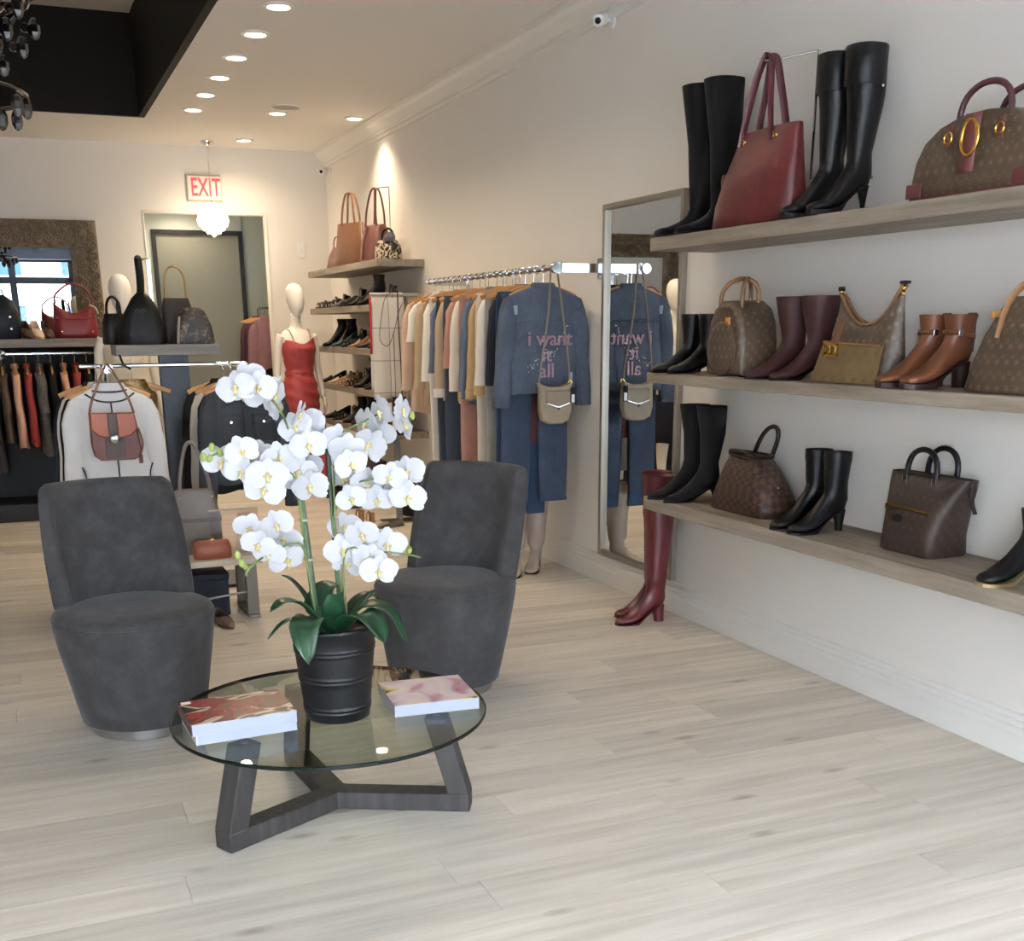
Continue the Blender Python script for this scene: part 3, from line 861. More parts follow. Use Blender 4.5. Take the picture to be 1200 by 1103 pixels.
# ---------------------------------------------------------------- footwear
def ringAB(A, B, w, n=20, p=2.3):
    A = Vector((A[0], 0, A[1])); B = Vector((B[0], 0, B[1]))
    mid = (A + B) / 2; h = (A - B) / 2
    out = []
    for j in range(n):
        a = 2 * PI * j / n
        c, s = math.cos(a), math.sin(a)
        out.append(mid + h * math.copysign(abs(c) ** (2 / p), c) + Vector((0, w * math.copysign(abs(s) ** (2 / p), s), 0)))
    return out
def lerp(a, b, f): return a + (b - a) * f
def boot_parts(t, mat, Hs, hh, heel='block', rt=.058, rc=None, ra=.043, L=.25, toe='round', plat=0.0, lean=0.0, sole=None, heelmat=None, slouch=0.0, cut=0.0, topmat=None):
    """boot with the toe along +X; Hs shaft height above ground, hh heel height"""
    rc = rc or rt * .95
    k = L / .25
    g = plat
    rings = []
    zA = hh + .115
    nS = max(3, int((Hs - zA) / .03)) if Hs > zA + .02 else 0
    sx = .05
    # inside lip, then shaft downwards
    def shaft(z):
        f = (z - zA) / max(1e-6, (Hs - zA))
        if Hs - zA > .12:
            r = lerp(ra, rc, min(1, f / .6)) if f < .6 else lerp(rc, rt, (f - .6) / .4)
        else:
            r = lerp(ra, rt, f)
        r *= 1 + slouch * .05 * math.sin(z * 95) + slouch * .03 * math.sin(z * 210)
        return r, sx + lean * f - .012 * max(0, 1 - abs(f - .5) * 2) * (1 if Hs - zA > .2 else 0)
    if nS:
        r, c = shaft(Hs)
        rings.append(ringAB((c + r * .80, Hs - .05), (c - r * .80, Hs - .05), r * .74))
        rings.append(ringAB((c + r * .94, Hs - .004 + cut), (c - r * .94, Hs - .004), r * .86))
        rings.append(ringAB((c + r, Hs + cut), (c - r, Hs), r * .92))
        for i in range(1, nS + 1):
            z = Hs + (zA - Hs) * i / nS
            r, c = shaft(z)
            rings.append(ringAB((c + r, z + cut * max(0, 1 - i / 3)), (c - r, z), r * .92))
    X = lambda v: v * k
    tz = {'round': (.046, .040, .030, .5), 'point': (.040, .033, .020, .2), 'square': (.045, .044, .040, .9)}[toe]
    rings += [ringAB((X(.094), hh + .094), (-.001, hh + .072), .0385),
              ringAB((X(.100), hh + .078), (-.006, hh + .040), .036),
              ringAB((X(.108), hh * .97 + .066), (.006, hh + .004), .034),
              ringAB((X(.124), hh * .84 + .055 + g * .2), (X(.05), hh * .90 + g * .1), .033),
              ringAB((X(.148), hh * .52 + .049 + g * .6), (X(.105), hh * .48 + g * .6), .036),
              ringAB((X(.178), hh * .22 + .044 + g * .9), (X(.155), .008 + hh * .08 + g), tz[0]),
              ringAB((X(.207), .041 + g), (X(.198), .005 + g), tz[0]),
              ringAB((X(.235), .036 + g), (X(.230), .005 + g), tz[1]),
              ringAB((X(.252), .029 + g), (X(.250), .006 + g), tz[2]),
              ringAB((X(.262) + (.012 if toe == 'point' else 0), .019 + g), (X(.262) + (.012 if toe == 'point' else 0), .010 + g), tz[2] * tz[3])]
    if toe == 'square':
        rings[-1] = ringAB((X(.258), .022 + g), (X(.258), .008 + g), .036)
    mk('upper', MB().loft(rings), mat, t, smooth=60)
    sm = sole or M('black_sole', (22, 20, 20), .6)
    # outsole under ball and toe, running up the arch
    pts = [(X(.02), hh + .001, .028), (X(.06), hh * .90 + g * .15, .028), (X(.11), hh * .47 + g * .6, .032), (X(.155), .006 + hh * .08 + g, tz[0] - .002), (X(.2), .004 + g, tz[0]), (X(.235), .004 + g, tz[1]), (X(.254), .005 + g, tz[2]), (X(.264) + (.012 if toe == 'point' else 0), .008 + g, max(.006, tz[2] * tz[3]))]
    so = []
    for x, z, w in pts:
        lo = max(0.0, z - .006) if x < X(.13) else 0.0
        if x > X(.25): lo = .001
        so.append([(x, -w, z + .001), (x, w, z + .001), (x, w * .97, lo), (x, -w * .97, lo)])
    mk('sole', MB().loft(so), sm, t, smooth=30)
    hm = heelmat or sm
    if heel == 'stiletto':
        hp = [(hh + .003, .026, .024, .024), (hh * .8, .022, .016, .018), (hh * .45, .018, .009, .010), (.006, .015, .006, .006), (0, .015, .006, .006)]
    elif heel == 'block':
        hp = [(hh + .003, .030, .030, .028), (hh * .6, .028, .026, .026), (.008, .026, .025, .025), (0, .026, .025, .025)]
    elif heel == 'cone':
        hp = [(hh + .003, .028, .027, .026), (hh * .7, .024, .020, .022), (hh * .3, .021, .014, .016), (0, .020, .013, .014)]
    else:
        hp = [(hh + .002, .036, .038, .032), (0, .036, .038, .032)]
    mk('heel', MB().loft([sup(rx, ry, z, c, 0, 2.6, 16) for z, c, rx, ry in hp]), hm, t, smooth=40)
    return t
def boot(name, label, loc, rotz, mat, group=None, cat='boot', **kw):
    t = thing(name, label, cat, loc, rotz, group)
    return boot_parts(t, mat, **kw)
def pair(name, label, loc, rotz, mat, gap=.10, skew=0.0, group=None, gaprot=0.0, extra=None, **kw):
    """a pair: two boots side by side; gap across the foot direction"""
    g = group or ('pair: ' + label)[:60]
    a = boot(name, label, loc, rotz, mat, g, **kw)
    if extra: extra(a)
    sd = Vector((-math.sin(rotz), math.cos(rotz), 0)) * gap
    fw = Vector((math.cos(rotz), math.sin(rotz), 0)) * skew
    copy_tree(a, None, Vector(loc) - sd + fw, rotz + gaprot)
    return a
E_ = .0006
m_suede = M('black_suede', (16, 15, 16), .95, var=.2, vscale=40, sheen=.08)
m_bleather = M('black_leather', (15, 15, 17), .34, var=.15, vscale=15, bmp=.3, bscale=60, bdist=.004)
m_brleather = M('oxblood_brown_leather', (58, 34, 34), .42, var=.15, vscale=15, bmp=.15)
m_cognac = M('cognac_leather', (96, 54, 32), .42, var=.15, vscale=12, bmp=.2, bscale=50)
m_burg = M('burgundy_leather', (80, 23, 29), .36, var=.2, vscale=10, bmp=.35, bscale=22, bdist=.006)
m_cream = M('cream_leather', (170, 155, 143), .6, var=.08, vscale=8, bmp=.3, bscale=14, bdist=.01)
m_brass = M('brass', (214, 172, 84), .22, 1.0)
m_silver = M('silver_metal', (210, 210, 208), .2, 1.0)
# top shelf
pair('knee_boot', 'black suede over the knee boot at the end of the shelf above the mirror', (3.06, 4.68, ST + E_), PI, m_suede, gap=.165, Hs=.635, hh=.03, heel='flat', rt=.088, rc=.072, ra=.05, L=.27, lean=.015, cut=.0, skew=.01)
def buck(t):
    mk('top_band', MB().loft([ringAB((.05 + r, z), (.05 - r, z), r * .93) for r, z in ((.0705, .445), (.0735, .45), (.0765, .575), (.0735, .58))], False, False), m_bleather, t)
    for z in (.44, .135):
        mk('stud', MB().sphere((.02, .066 if z > .3 else .045, z), .006), m_silver, t)
pair('knee_boot', 'black stiletto knee boot with a leather cuff standing between the tote and the bowling bag', (3.05, 3.745, ST + E_), PI, m_bleather, gap=.15, Hs=.575, hh=.105, heel='stiletto', rt=.074, rc=.07, ra=.045, L=.25, toe='round', plat=.012, extra=buck, skew=.01)
# middle shelf
pair('ankle_boot', 'black ankle boot beside the mirror next to a domed brown bag', (3.05, 4.72, SM + E_), PI, m_bleather, gap=.135, Hs=.265, hh=.05, heel='block', rt=.056, ra=.045, L=.25, toe='round', skew=.01)
pair('mid_calf_boot', 'dark oxblood brown boot standing between the domed bag and the hobo bag', (3.06, 3.92, SM + E_), PI, m_brleather, gap=.15, Hs=.325, hh=.065, heel='cone', rt=.080, rc=.07, ra=.05, L=.26, toe='round', skew=.015)
def strap(t):
    mk('strap', MB().loft([ringAB((.05 + .053, z + .004), (.05 - .052, z - .012), .05) for z in (.175, .190)], False, False), m_cognac, t, solid=.003)
    mk('buckle', MB().box(.075, .097, .044, .050, .172, .196), m_silver, t, bevel=.002)
    mk('back_panel', MB().box(-.004, .004, -.02, .02, .12, .25), M('dark_brown_leather', (62, 40, 30), .45), t, bevel=.003)
pair('ankle_boot', 'cognac leather ankle boot with a strap and dark block heel', (3.06, 3.155, SM + E_), PI, m_cognac, gap=.12, Hs=.245, hh=.085, heel='block', rt=.056, ra=.047, L=.265, toe='round', plat=.012, sole=M('dark_brown_sole', (48, 32, 32), .5), extra=strap)
# bottom shelf
pair('knee_boot', 'black suede boot with pointed toe and thin heel ending the low shelf', (3.06, 4.69, SB + E_), PI, m_suede, gap=.135, Hs=.445, hh=.065, heel='stiletto', rt=.072, rc=.062, ra=.043, L=.27, toe='point', skew=.01)
pair('ankle_boot', 'wrinkled black leather ankle boot standing between the two brown monogram bags', (3.05, 3.735, SB + E_), PI, m_bleather, gap=.12, Hs=.320, hh=.085, heel='cone', rt=.058, ra=.047, L=.25, toe='round', slouch=.5, plat=.004)
pair('ankle_boot', 'black platform ankle boot with a gold welt at the near end of the low shelf', (3.04, 2.70, SB + E_), PI, m_bleather, gap=-.22, Hs=.235, hh=.08, heel='block', rt=.058, ra=.05, L=.26, toe='round', plat=.006, sole=M('gold_welt', (150, 132, 96), .4, .6), heelmat=M('gold_heel', (196, 168, 110), .3, .8))
# floor
pair('knee_boot', 'burgundy leather over the knee boot on the floor below the shelf end', (3.0, 5.06, E_), PI, m_burg, gap=.15, Hs=.765, hh=.085, heel='block', rt=.080, rc=.074, ra=.052, L=.265, toe='round', sole=m_burg, slouch=.25, skew=-.075)
boot('knee_boot', 'cream slouchy leather boot on the floor behind the grey chair', (2.80, 6.56, E_), PI * 1.5 - .5, m_cream, None, Hs=.52, hh=.05, heel='block', rt=.085, rc=.08, ra=.06, L=.25, toe='round', slouch=.6)
boot('knee_boot', 'cream slouchy leather boot on the floor against the wall under the clothes rail', (2.97, 6.62, E_), PI * 1.5 - .6, m_cream, None, Hs=.52, hh=.05, heel='block', rt=.085, rc=.08, ra=.06, L=.25, toe='round', slouch=.6)

# ---------------------------------------------------------------- handbags
def body(t, rings, mat, name='body', smooth=50, **kw):
    return mk(name, MB().loft([sup(r[0], r[1], r[2], r[3] if len(r) > 3 else 0, r[4] if len(r) > 4 else 0, r[5] if len(r) > 5 else 5.0) for r in rings]), mat, t, smooth=smooth, **kw)
def outline_bag(t, outline, hd, mat, name='body', puff=.012):
    """closed XZ outline extruded along Y with softened faces"""
    cx = sum(p[0] for p in outline) / len(outline); cz = sum(p[1] for p in outline) / len(outline)
    def sc(f, y): return [(cx + (x - cx) * f, y, max(.001, cz + (z - cz) * f)) for x, z in outline]
    rings = [sc(.80, -hd - puff * .7), sc(.93, -hd - puff * .3), sc(.985, -hd + .004), sc(1, -hd + .014), sc(1, hd - .014), sc(.985, hd - .004), sc(.93, hd + puff * .3), sc(.8, hd + puff * .7)]
    return mk(name, MB().loft(rings), mat, t, smooth=50)
def handle(t, p0, p1, h, r, mat, side=(0, 0, 1), p=.7, name='handle', n=14, flat=None):
    return mk(name, MB().tube(arc(p0, p1, h, n, p, side), r, 8, flat=flat), mat, t, smooth=60)
def bag(label, loc, rotz=-PI / 2, group=None):
    return thing('handbag', label, 'handbag', loc, rotz, group)
mono = canvas_print('monogram_canvas', (72, 58, 46), (108, 88, 64), 36)
mono_d = canvas_print('dark_monogram_canvas', (48, 37, 32), (70, 54, 45), 36)
damier = check_print('check_canvas', (72, 48, 36), (38, 26, 24), 36)
m_tan = M('natural_tan_leather', (124, 88, 54), .5, var=.12, vscale=20)
m_bord = M('bordeaux_leather', (92, 44, 44), .42, var=.15, vscale=20)
m_dkbrown = M('dark_trim_leather', (38, 28, 26), .45)

# burgundy tote on a hook stand (top shelf)
t = bag('large burgundy leather tote with its straps held up by a hook stand', (2.945, 4.30, ST + E_))
m_wine = M('wine_leather', (86, 31, 32), .34, var=.28, vscale=9, bmp=.5, bscale=16, bdist=.006)
body(t, [(.27, .07, 0, -.01, 0, 3.2), (.285, .082, .012, -.01, 0, 3.2), (.272, .085, .10, .0, 0, 3), (.245, .072, .20, .02, 0, 3), (.215, .05, .30, .045, 0, 3), (.20, .036, .36, .06, 0, 3), (.198, .034, .372, .06, 0, 3), (.185, .022, .365, .06, 0, 3)], m_wine)
for yy in (-.028, .028):
    mk('strap', MB().tube(bez([(-.09, yy * 1.4, .32), (-.075, yy * 1.3, .40), (-.02, yy, .56), (.015, yy * .5, .640), (.035, yy * .4, .648), (.06, yy * .5, .62), (.085, yy, .50), (.105, yy * 1.3, .40), (.12, yy * 1.4, .32)], 40), .017, 8, flat=(.35, 1.0)), M('wine_strap', (74, 28, 34), .45), t)
for xx in (-.09, .12):
    mk('ring', MB().tube([(xx + .018 * math.cos(b), -.04, .335 + .018 * math.sin(b)) for b in [2 * PI * i / 12 for i in range(12)]], .003, 6, closed=True), m_brass, t)
mk('side_flap', MB().loft([sup(.04, .006, z, -.235 - .02 * (1 - abs(z - .2) / .06), .0, 2.5, 14) for z in (.16, .18, .21, .235)]), m_wine, t)
for xx in (-.06, .16):
    mk('rivet', MB().sphere((xx, -.042, .335), .006, 8, 5), m_brass, t)
s_ = thing('bag_stand', 'slim chrome hook stand holding up the burgundy tote', 'stand', (3.09, 4.15, ST + E_))
mk('post', MB().tube([(0, 0, .006), (0, 0, .652)], .006, 8), m_chrome, s_)
mk('base', MB().lathe([(.06, 0), (.06, .005), (.01, .009)], 24), m_chrome, s_)
mk('hook', MB().tube([(0, 0, .652), (-.04, .035, .645), (-.11, .095, .632), (-.16, .138, .630), (-.175, .15, .645)], .005, 8), m_chrome, s_)

# bowling bag (top shelf, cropped by the frame)
t = bag('brown monogram bowling bag with bordeaux trim and a gold ring on the top shelf', (2.955, 3.02, ST + E_))
ol = [(-.27, .004), (-.265, .05), (-.25, .12), (-.215, .175), (-.15, .215), (-.06, .238), (.05, .243), (.15, .232), (.22, .20), (.26, .13), (.272, .05), (.272, .004)]
outline_bag(t, ol, .105, mono)
mk('base_trim', MB().loft([sup(.274, .116, z, 0, 0, 6) for z in (0, .003, .012)], True, False), m_bord, t)
for sx in (-1, 1):
    for sy in (-1, 1):
        mk('corner_tab', MB().box(sx * .23 - .035, sx * .23 + .035, sy * .117 - .003, sy * .117 + .003, .01, .055), m_bord, t, bevel=.004)
mk('top_panel', MB().loft([[(-.13, y, z), (.17, y, z)] for y, z in ()] or [[(x, y, z) for x, z in ((-.12, .228 - .004 * abs(y) / .02), (0, .247 - .004 * abs(y) / .02), (.16, .236 - .004 * abs(y) / .02), (.16, .20), (0, .20), (-.12, .20))] for y in (-.1, -.05, 0, .05, .1)]), m_bord, t, smooth=40)
for yy in (-.085, .085):
    handle(t, (-.085, yy, .20), (.13, yy, .20), .125, .010, M('bordeaux_dark', (64, 30, 36), .35), (0, -yy * .5, 1), .6)
for xx in (-.085, .13):
    mk('handle_tab', MB().tube([(xx, -.119, .15), (xx, -.117, .20), (xx, -.10, .225)], .013, 8, flat=(1, .4)), m_bord, t)
    mk('handle_ring', MB().tube([(xx + .017 * math.cos(b), -.124, .175 + .017 * math.sin(b)) for b in [2 * PI * i / 14 for i in range(14)]], .0035, 6, closed=True), m_brass, t)
mk('front_strap', MB().grid(lambda u, v: (.02 + (u - .5) * .07 - .02 * v, -.1225 - .003 * math.sin(PI * v) + (.05 if v > .95 else 0) * 0, .235 - .17 * v), 2, 8), m_bord, t, solid=.004)
mk('gold_ring', MB().tube([(.015 + .034 * math.cos(b), -.129, .165 + .052 * math.sin(b)) for b in [2 * PI * i / 24 for i in range(24)]], .0055, 8, closed=True), m_brass, t)
mk('zip_strip', MB().box(.268, .276, -.022, .022, .03, .205), m_bord, t, bevel=.004)
mk('zip_pull', MB().box(.274, .282, -.014, .014, .165, .20).box(.274, .280, -.005, .005, .135, .165), m_brass, t, bevel=.002)

# domed bag (middle shelf)
t = bag('tall domed brown monogram bag with crossed tan handles', (2.945, 4.37, SM + E_))
ol = [(-.135, .004), (-.138, .06), (-.137, .15), (-.122, .23), (-.09, .285), (-.04, .315), (.03, .315), (.085, .285), (.118, .23), (.135, .15), (.138, .06), (.135, .004)]
outline_bag(t, ol, .085, mono, puff=.02)
ov = []
for i in range(22):
    a = 2 * PI * i / 22
    ov.append((.0 + .105 * math.cos(a), .12 + .115 * math.sin(a)))
mk('front_pocket', MB().loft([[(x * f, y, .12 + (z - .12) * f) for x, z in ov] for f, y in ((1, -.096), (1, -.108), (.95, -.113), (.7, -.115))]), mono, t, smooth=50)
mk('pocket_edge', MB().tube([(x, -.109, z) for x, z in ov], .004, 6, closed=True), M('pocket_edge_leather', (70, 50, 38), .5), t)
handle(t, (-.075, -.07, .285), (.05, .04, .305), .11, .0095, m_tan, p=.6)
handle(t, (.075, -.06, .285), (-.04, .06, .305), .11, .0095, M('tan_dark', (104, 72, 48), .5), p=.6)
mk('tag', MB().loft([[(.045 + x, -.11 - .002, z) for x, z in ((-.014, .245), (.014, .245), (.017, .205), (0, .188), (-.017, .205))], [(.045 + x, -.105, z) for x, z in ((-.014, .245), (.014, .245), (.017, .205), (0, .188), (-.017, .205))]]), M('tag_tan', (186, 126, 62), .5), t)
mk('zip', MB().tube([(-.11, -.075, .255), (-.13, -.078, .20), (-.14, -.08, .15)], .005, 6), m_brass, t)
mk('foot', MB().box(.12, .15, -.09, -.06, -.0004, .006), m_dkbrown, t)

# hobo bag (middle shelf)
t = bag('brown hobo bag with a scooped top, tan front pocket and gold buckle', (2.955, 3.565, SM + E_))
rings = []
for i in range(25):
    u = i / 24; x = -.2 + .40 * u
    e = abs(2 * u - 1)
    top = .215 + .125 * e ** 2.2 + (.02 if u > .5 else 0) * e ** 2
    xt = x * .86 + .012
    hd = .088 * (1 - e ** 6) + .004
    ring = []
    for j in range(20):
        a = 2 * PI * j / 20
        zz = max(0, .5 + .5 * math.copysign(abs(math.sin(a)) ** .45, math.sin(a)))
        yy = hd * math.copysign(abs(math.cos(a)) ** .5, math.cos(a)) * (1 - .72 * zz)
        ring.append((x + (xt - x) * zz, yy, zz * top + .001))
    rings.append(ring)
mk('body', MB().loft(rings), mono, t, smooth=60)
rim = [(-.172 + .012, 0, .335)] + [((-.2 + .40 * u) * .86 + .012, 0, .222 + .125 * abs(2 * u - 1) ** 2.2 + (.02 if u > .5 else 0) * abs(2 * u - 1) ** 2) for u in [k / 16 for k in range(1, 16)]] + [(.184, 0, .355)]
for yy in (-.018, .018):
    mk('rim_trim', MB().tube([(x, yy * (1 - .5 * abs(x) / .18), z - .008) for x, y, z in rim], .006, 6), m_tan, t)
mk('front_pocket', MB().loft([[(-.195, -.095, .003), (.180, -.095, .003), (.175, -.062, .140), (-.165, -.062, .152)], [(-.197, -.099, .003), (.182, -.099, .003), (.177, -.066, .140), (-.167, -.066, .152)]]), canvas_print('tan_canvas', (104, 84, 54), (84, 68, 42), 24), t, smooth=0)
mk('pocket_trim', MB().tube([(-.166, -.067, .150), (.166, -.067, .139)], .005, 6), m_tan, t)
mk('buckle_strap', MB().loft([[(-.095 + x, y, z) for x in (-.022, .022)] + [(-.095 + x, y + .004, z) for x in (.022, -.022)] for z, y in ((.225, -.052), (.15, -.073), (.105, -.085), (.085, -.089))]), M('strap_brown', (96, 62, 38), .5), t)
bk = MB().box(-.135, -.055, -.092, -.084, .10, .105).box(-.135, -.055, -.092, -.084, .140, .145).box(-.135, -.130, -.092, -.084, .10, .145).box(-.06, -.055, -.092, -.084, .10, .145)
for dx in (-.11, -.08):
    bk.tube([(dx + .014 * math.cos(b), -.09, .1225 + .016 * math.sin(b)) for b in [2 * PI * i / 12 for i in range(12)]], .003, 5, closed=True)
mk('buckle', bk, m_brass, t)
mk('strap_hardware', MB().sphere((.186, -.008, .338), .010, 8, 6).sphere((.186, -.008, .318), .008, 8, 6).sphere((-.165, 0, .335), .008, 8, 6), m_brass, t)
mk('strap_end', MB().box(.165, .20, -.012, .012, .350, .362).box(-.176, -.156, -.010, .010, .335, .352), m_dkbrown, t, bevel=.003)

# monogram bag cropped at the frame edge (middle shelf)
t = bag('brown monogram shoulder bag with tan strap at the near end of the middle shelf', (2.95, 2.74, SM + E_))
body(t, [(.235, .10, 0, 0, 0, 5), (.238, .105, .01, 0, 0, 5), (.228, .10, .08, 0, 0, 4), (.195, .08, .18, 0, 0, 4), (.155, .05, .26, 0, 0, 4), (.14, .03, .295, 0, 0, 4), (.12, .02, .29, 0, 0, 4)], mono)
mk('strap', MB().tube(bez([(-.10, -.082, .17), (-.105, -.055, .26), (-.085, -.02, .325), (0, 0, .36), (.085, -.02, .325), (.105, -.055, .26), (.10, -.082, .17)], 28), .014, 8, flat=(.35, 1)), m_tan, t)
for k in range(3):
    mk('charm', MB().sphere((-.155 + .018 * k, -.055, .245 - .004 * abs(k - 1)), .013, 8, 6, (1, .5, 1)), M('wood_charm', (170, 128, 74), .4), t)

# check bag with gold lock (bottom shelf)
t = bag('brown check trapeze bag with a gold lock plate and black top handles', (3.00, 4.30, SB + E_))
body(t, [(.215, .105, 0, 0, 0, 6), (.222, .11, .01, 0, 0, 6), (.22, .108, .05, 0, 0, 5), (.19, .095, .13, -.01, 0, 4), (.145, .07, .205, -.025, 0, 4), (.118, .05, .245, -.035, 0, 4), (.112, .046, .252, -.035, 0, 4)], damier)
mk('top_frame', MB().tube([p for p in sup(.118, .052, .25, -.035, 0, 4, 28)], .010, 8, closed=True), m_dkbrown, t)
handle(t, (-.115, -.045, .255), (.055, -.045, .255), .03, .010, m_dkbrown, (0, -1.0, .5), .6)
handle(t, (-.08, .045, .245), (.055, .045, .245), .135, .010, m_dkbrown, (.55, 0, 1), .6)
mk('lock_plate', MB().box(-.075, -.025, -.088, -.078, .165, .205, Matrix.Rotation(-.12, 4, 'X')), m_brass, t, bevel=.003)
mk('lock_plate_tabs', MB().box(-.11, -.085, -.086, -.078, .195, .203, Matrix.Rotation(-.12, 4, 'X')).box(-.01, .015, -.086, -.078, .195, .203, Matrix.Rotation(-.12, 4, 'X')), m_brass, t, bevel=.002)
mk('flap_belt', MB().box(-.12, .02, -.083, -.074, .175, .215, Matrix.Rotation(-.12, 4, 'X')), m_dkbrown, t, bevel=.004)
mk('zip_pull', MB().box(.115, .121, -.012, .012, .155, .215, Matrix.Rotation(-.3, 4, 'Y')).sphere((.175, 0, .125), .008), m_silver, t)

# zip tote (bottom shelf)
t = bag('brown monogram tote with a gold front zip and black handles', (3.02, 3.24, SB + E_))
body(t, [(.132, .095, 0, .0, 0, 7), (.138, .10, .008, .0, 0, 7), (.136, .098, .08, .0, 0, 6), (.155, .085, .17, .01, 0, 5), (.185, .055, .25, .02, 0, 5), (.198, .035, .285, .025, 0, 5), (.19, .028, .280, .025, 0, 5)], mono_d)
mk('side_flap', MB().box(.205, .222, -.012, .012, .225, .288), m_dkbrown, t, bevel=.004)
mk('side_flap', MB().box(-.175, -.160, -.012, .012, .225, .285), m_dkbrown, t, bevel=.004)
mk('side_strap', MB().tube([(.214, 0, .235), (.222, 0, .20), (.238, 0, .172)], .009, 6, flat=(.4, 1)), m_dkbrown, t)
for yy in (-.048, .048):
    handle(t, (-.065, yy, .262), (.085, yy, .262), .115, .0105, M('handle_black', (22, 22, 26), .35), (.06, 0, 1), .55)
    for xx in (-.065, .085):
        mk('handle_clip', MB().box(xx - .013, xx - .009, yy - .008, yy + .008, .25, .28).box(xx + .009, xx + .013, yy - .008, yy + .008, .25, .28), m_silver, t)
mk('zip', MB().tube([(-.108, -.0885, .168), (.104, -.0885, .163)], .0042, 6), m_brass, t)
mk('zip_end', MB().box(-.114, -.106, -.092, -.084, .152, .170), m_brass, t)
mk('zip_backing', MB().box(-.108, .104, -.0868, -.078, .147, .166), m_dkbrown, t)
mk('name_patch', MB().lathe([(.001, .004), (.026, .004), (.028, 0)], 18, cap0=False, cap1=False), M('patch_black', (26, 24, 26), .3), t, loc=(-.04, -.0955, .125), rot=(PI / 2, 0, 0), scale=(1, .6, 1))
# ---------------------------------------------------------------- garments
def fabric(name, col, var=.08, bscale=220, vs=10, rough=.85):
    return M(name, col, rough, var=var, vscale=vs, bmp=.25, bscale=bscale)
m_hang = M('hanger_wood', (176, 128, 78), .45, var=.12, vscale=20)
hanger_parts = {}
def hanger(loc, rotz, label, group):
    """wooden hanger: origin at the rail centre it hooks over"""
    t = thing('clothes_hanger', label, 'hanger', loc, rotz, group)
    if 'bar' not in hanger_parts:
        b = MB()
        pts = [(-.205, 0, -.150), (-.17, 0, -.135), (-.10, 0, -.112), (-.03, 0, -.094), (.03, 0, -.094), (.10, 0, -.112), (.17, 0, -.135), (.205, 0, -.150)]
        b.tube(pts, .011, 8, flat=(1.3, .7))
        o = mk('hanger_bar', b, m_hang, t)
        h = MB().tube([(0, 0, -.09), (0, 0, -.045), (0, -.004, -.03)] + [(0, .017 * math.cos(a), .017 * math.sin(a) - .001) for a in [-1.8 + .5 * i for i in range(10)]], .0022, 6)
        o2 = mk('hook', h, m_chrome, t)
        hanger_parts['bar'] = o.data; hanger_parts['hook'] = o2.data
    else:
        mk('hanger_bar', hanger_parts['bar'], None, t); mk('hook', hanger_parts['hook'], None, t)
    return t
def top_rings(w, L, th, flare, seed, n=40, neck=.07, fold=.012, drop=0.0):
    r = random.Random(seed)
    ph = r.uniform(0, 6)
    lv = [(-.088 - drop, neck * .9, .018), (-.10 - drop, neck * 1.25, .022), (-.122 - drop, w * .66, th * .75), (-.148 - drop, w * .93, th * .9), (-.165 - drop, w, th), (-.23, w * .99, th * 1.1), (-.32, w * .97, th * 1.15), (-.42, w * .96, th * 1.15)]
    for i in range(1, 6):
        f = i / 5
        lv.append((-.42 + (-L + .42) * f, w * (.96 + (flare - .96) * f), th * (1.15 + .2 * f)))
    rings = []
    for z, hw, hd in lv:
        f = max(0, (-z - .15) / (L - .15)) if L > .15 else 0
        ring = []
        for j in range(n):
            a = 2 * PI * j / n
            c, s = math.cos(a), math.sin(a)
            x = hw * math.copysign(abs(c) ** .75, c)
            y = hd * math.copysign(abs(s) ** .8, s) + fold * f * (math.sin(x / w * 7 + ph) + .5 * math.sin(x / w * 15 + 2 * ph))
            ring.append((x, y, z + (.012 * math.sin(x / w * 5 + ph) * f if z < -.45 else 0)))
        rings.append(ring)
    return rings
def sleeve_rings(sx, w, slv, th, seed, r0=.062, r1=.048, out=.045):
    r = random.Random(seed); ph = r.uniform(0, 6)
    rings = []
    n = max(4, int(slv / .06))
    for i in range(n + 1):
        f = i / n
        rr = lerp(r0, r1, f)
        cx = sx * (w * .90 + out * f)
        z = -.155 - slv * f
        tp = min(1, .45 + f * 4)
        rings.append([(cx + p[0], p[1] + .006 * math.sin(9 * f + ph), z + p[0] * sx * -.35 * max(0, 1 - f * 4)) for p in [(q[0] * (1 + .06 * math.sin(14 * f + ph)), q[1], 0) for q in sup(rr * tp, th * 1.05, 0, 0, 0, 2.4, 16)]])
    return rings
def top(name, label, cat, loc, rotz, mat, w=.205, L=.65, slv=.52, th=.034, flare=1.02, group=None, seed=1, collar=True, cuff=None, fold=.012, neck=.07, slout=.045):
    t = thing(name, label, cat, loc, rotz, group)
    mk('body', MB().loft(top_rings(w, L, th, flare, seed, fold=fold, neck=neck), True, False), mat, t, smooth=70)
    if slv:
        for sx in (-1, 1):
            o = mk('sleeve', MB().loft(sleeve_rings(sx, w, slv, th, seed + sx + 3, out=slout), True, True), mat, t, smooth=70)
            if cuff:
                z = -.155 - slv
                mk('cuff', MB().loft([sup(rr, th * 1.12, z + dz, sx * (w * .90 + slout), 0, 2.4, 16) for rr, dz in ((.046, .045), (.052, .043), (.052, -.012), (.046, -.013))]), cuff, o, smooth=50)
    if collar:
        mk('collar', MB().loft([[(neck * k * math.cos(a), .026 * k * math.sin(a), z) for a in [2 * PI * j / 20 for j in range(20)]] for k, z in ((1.15, -.112), (1.2, -.10), (1.0, -.075), (.92, -.076))], False, False), mat, t, smooth=60)
    return t
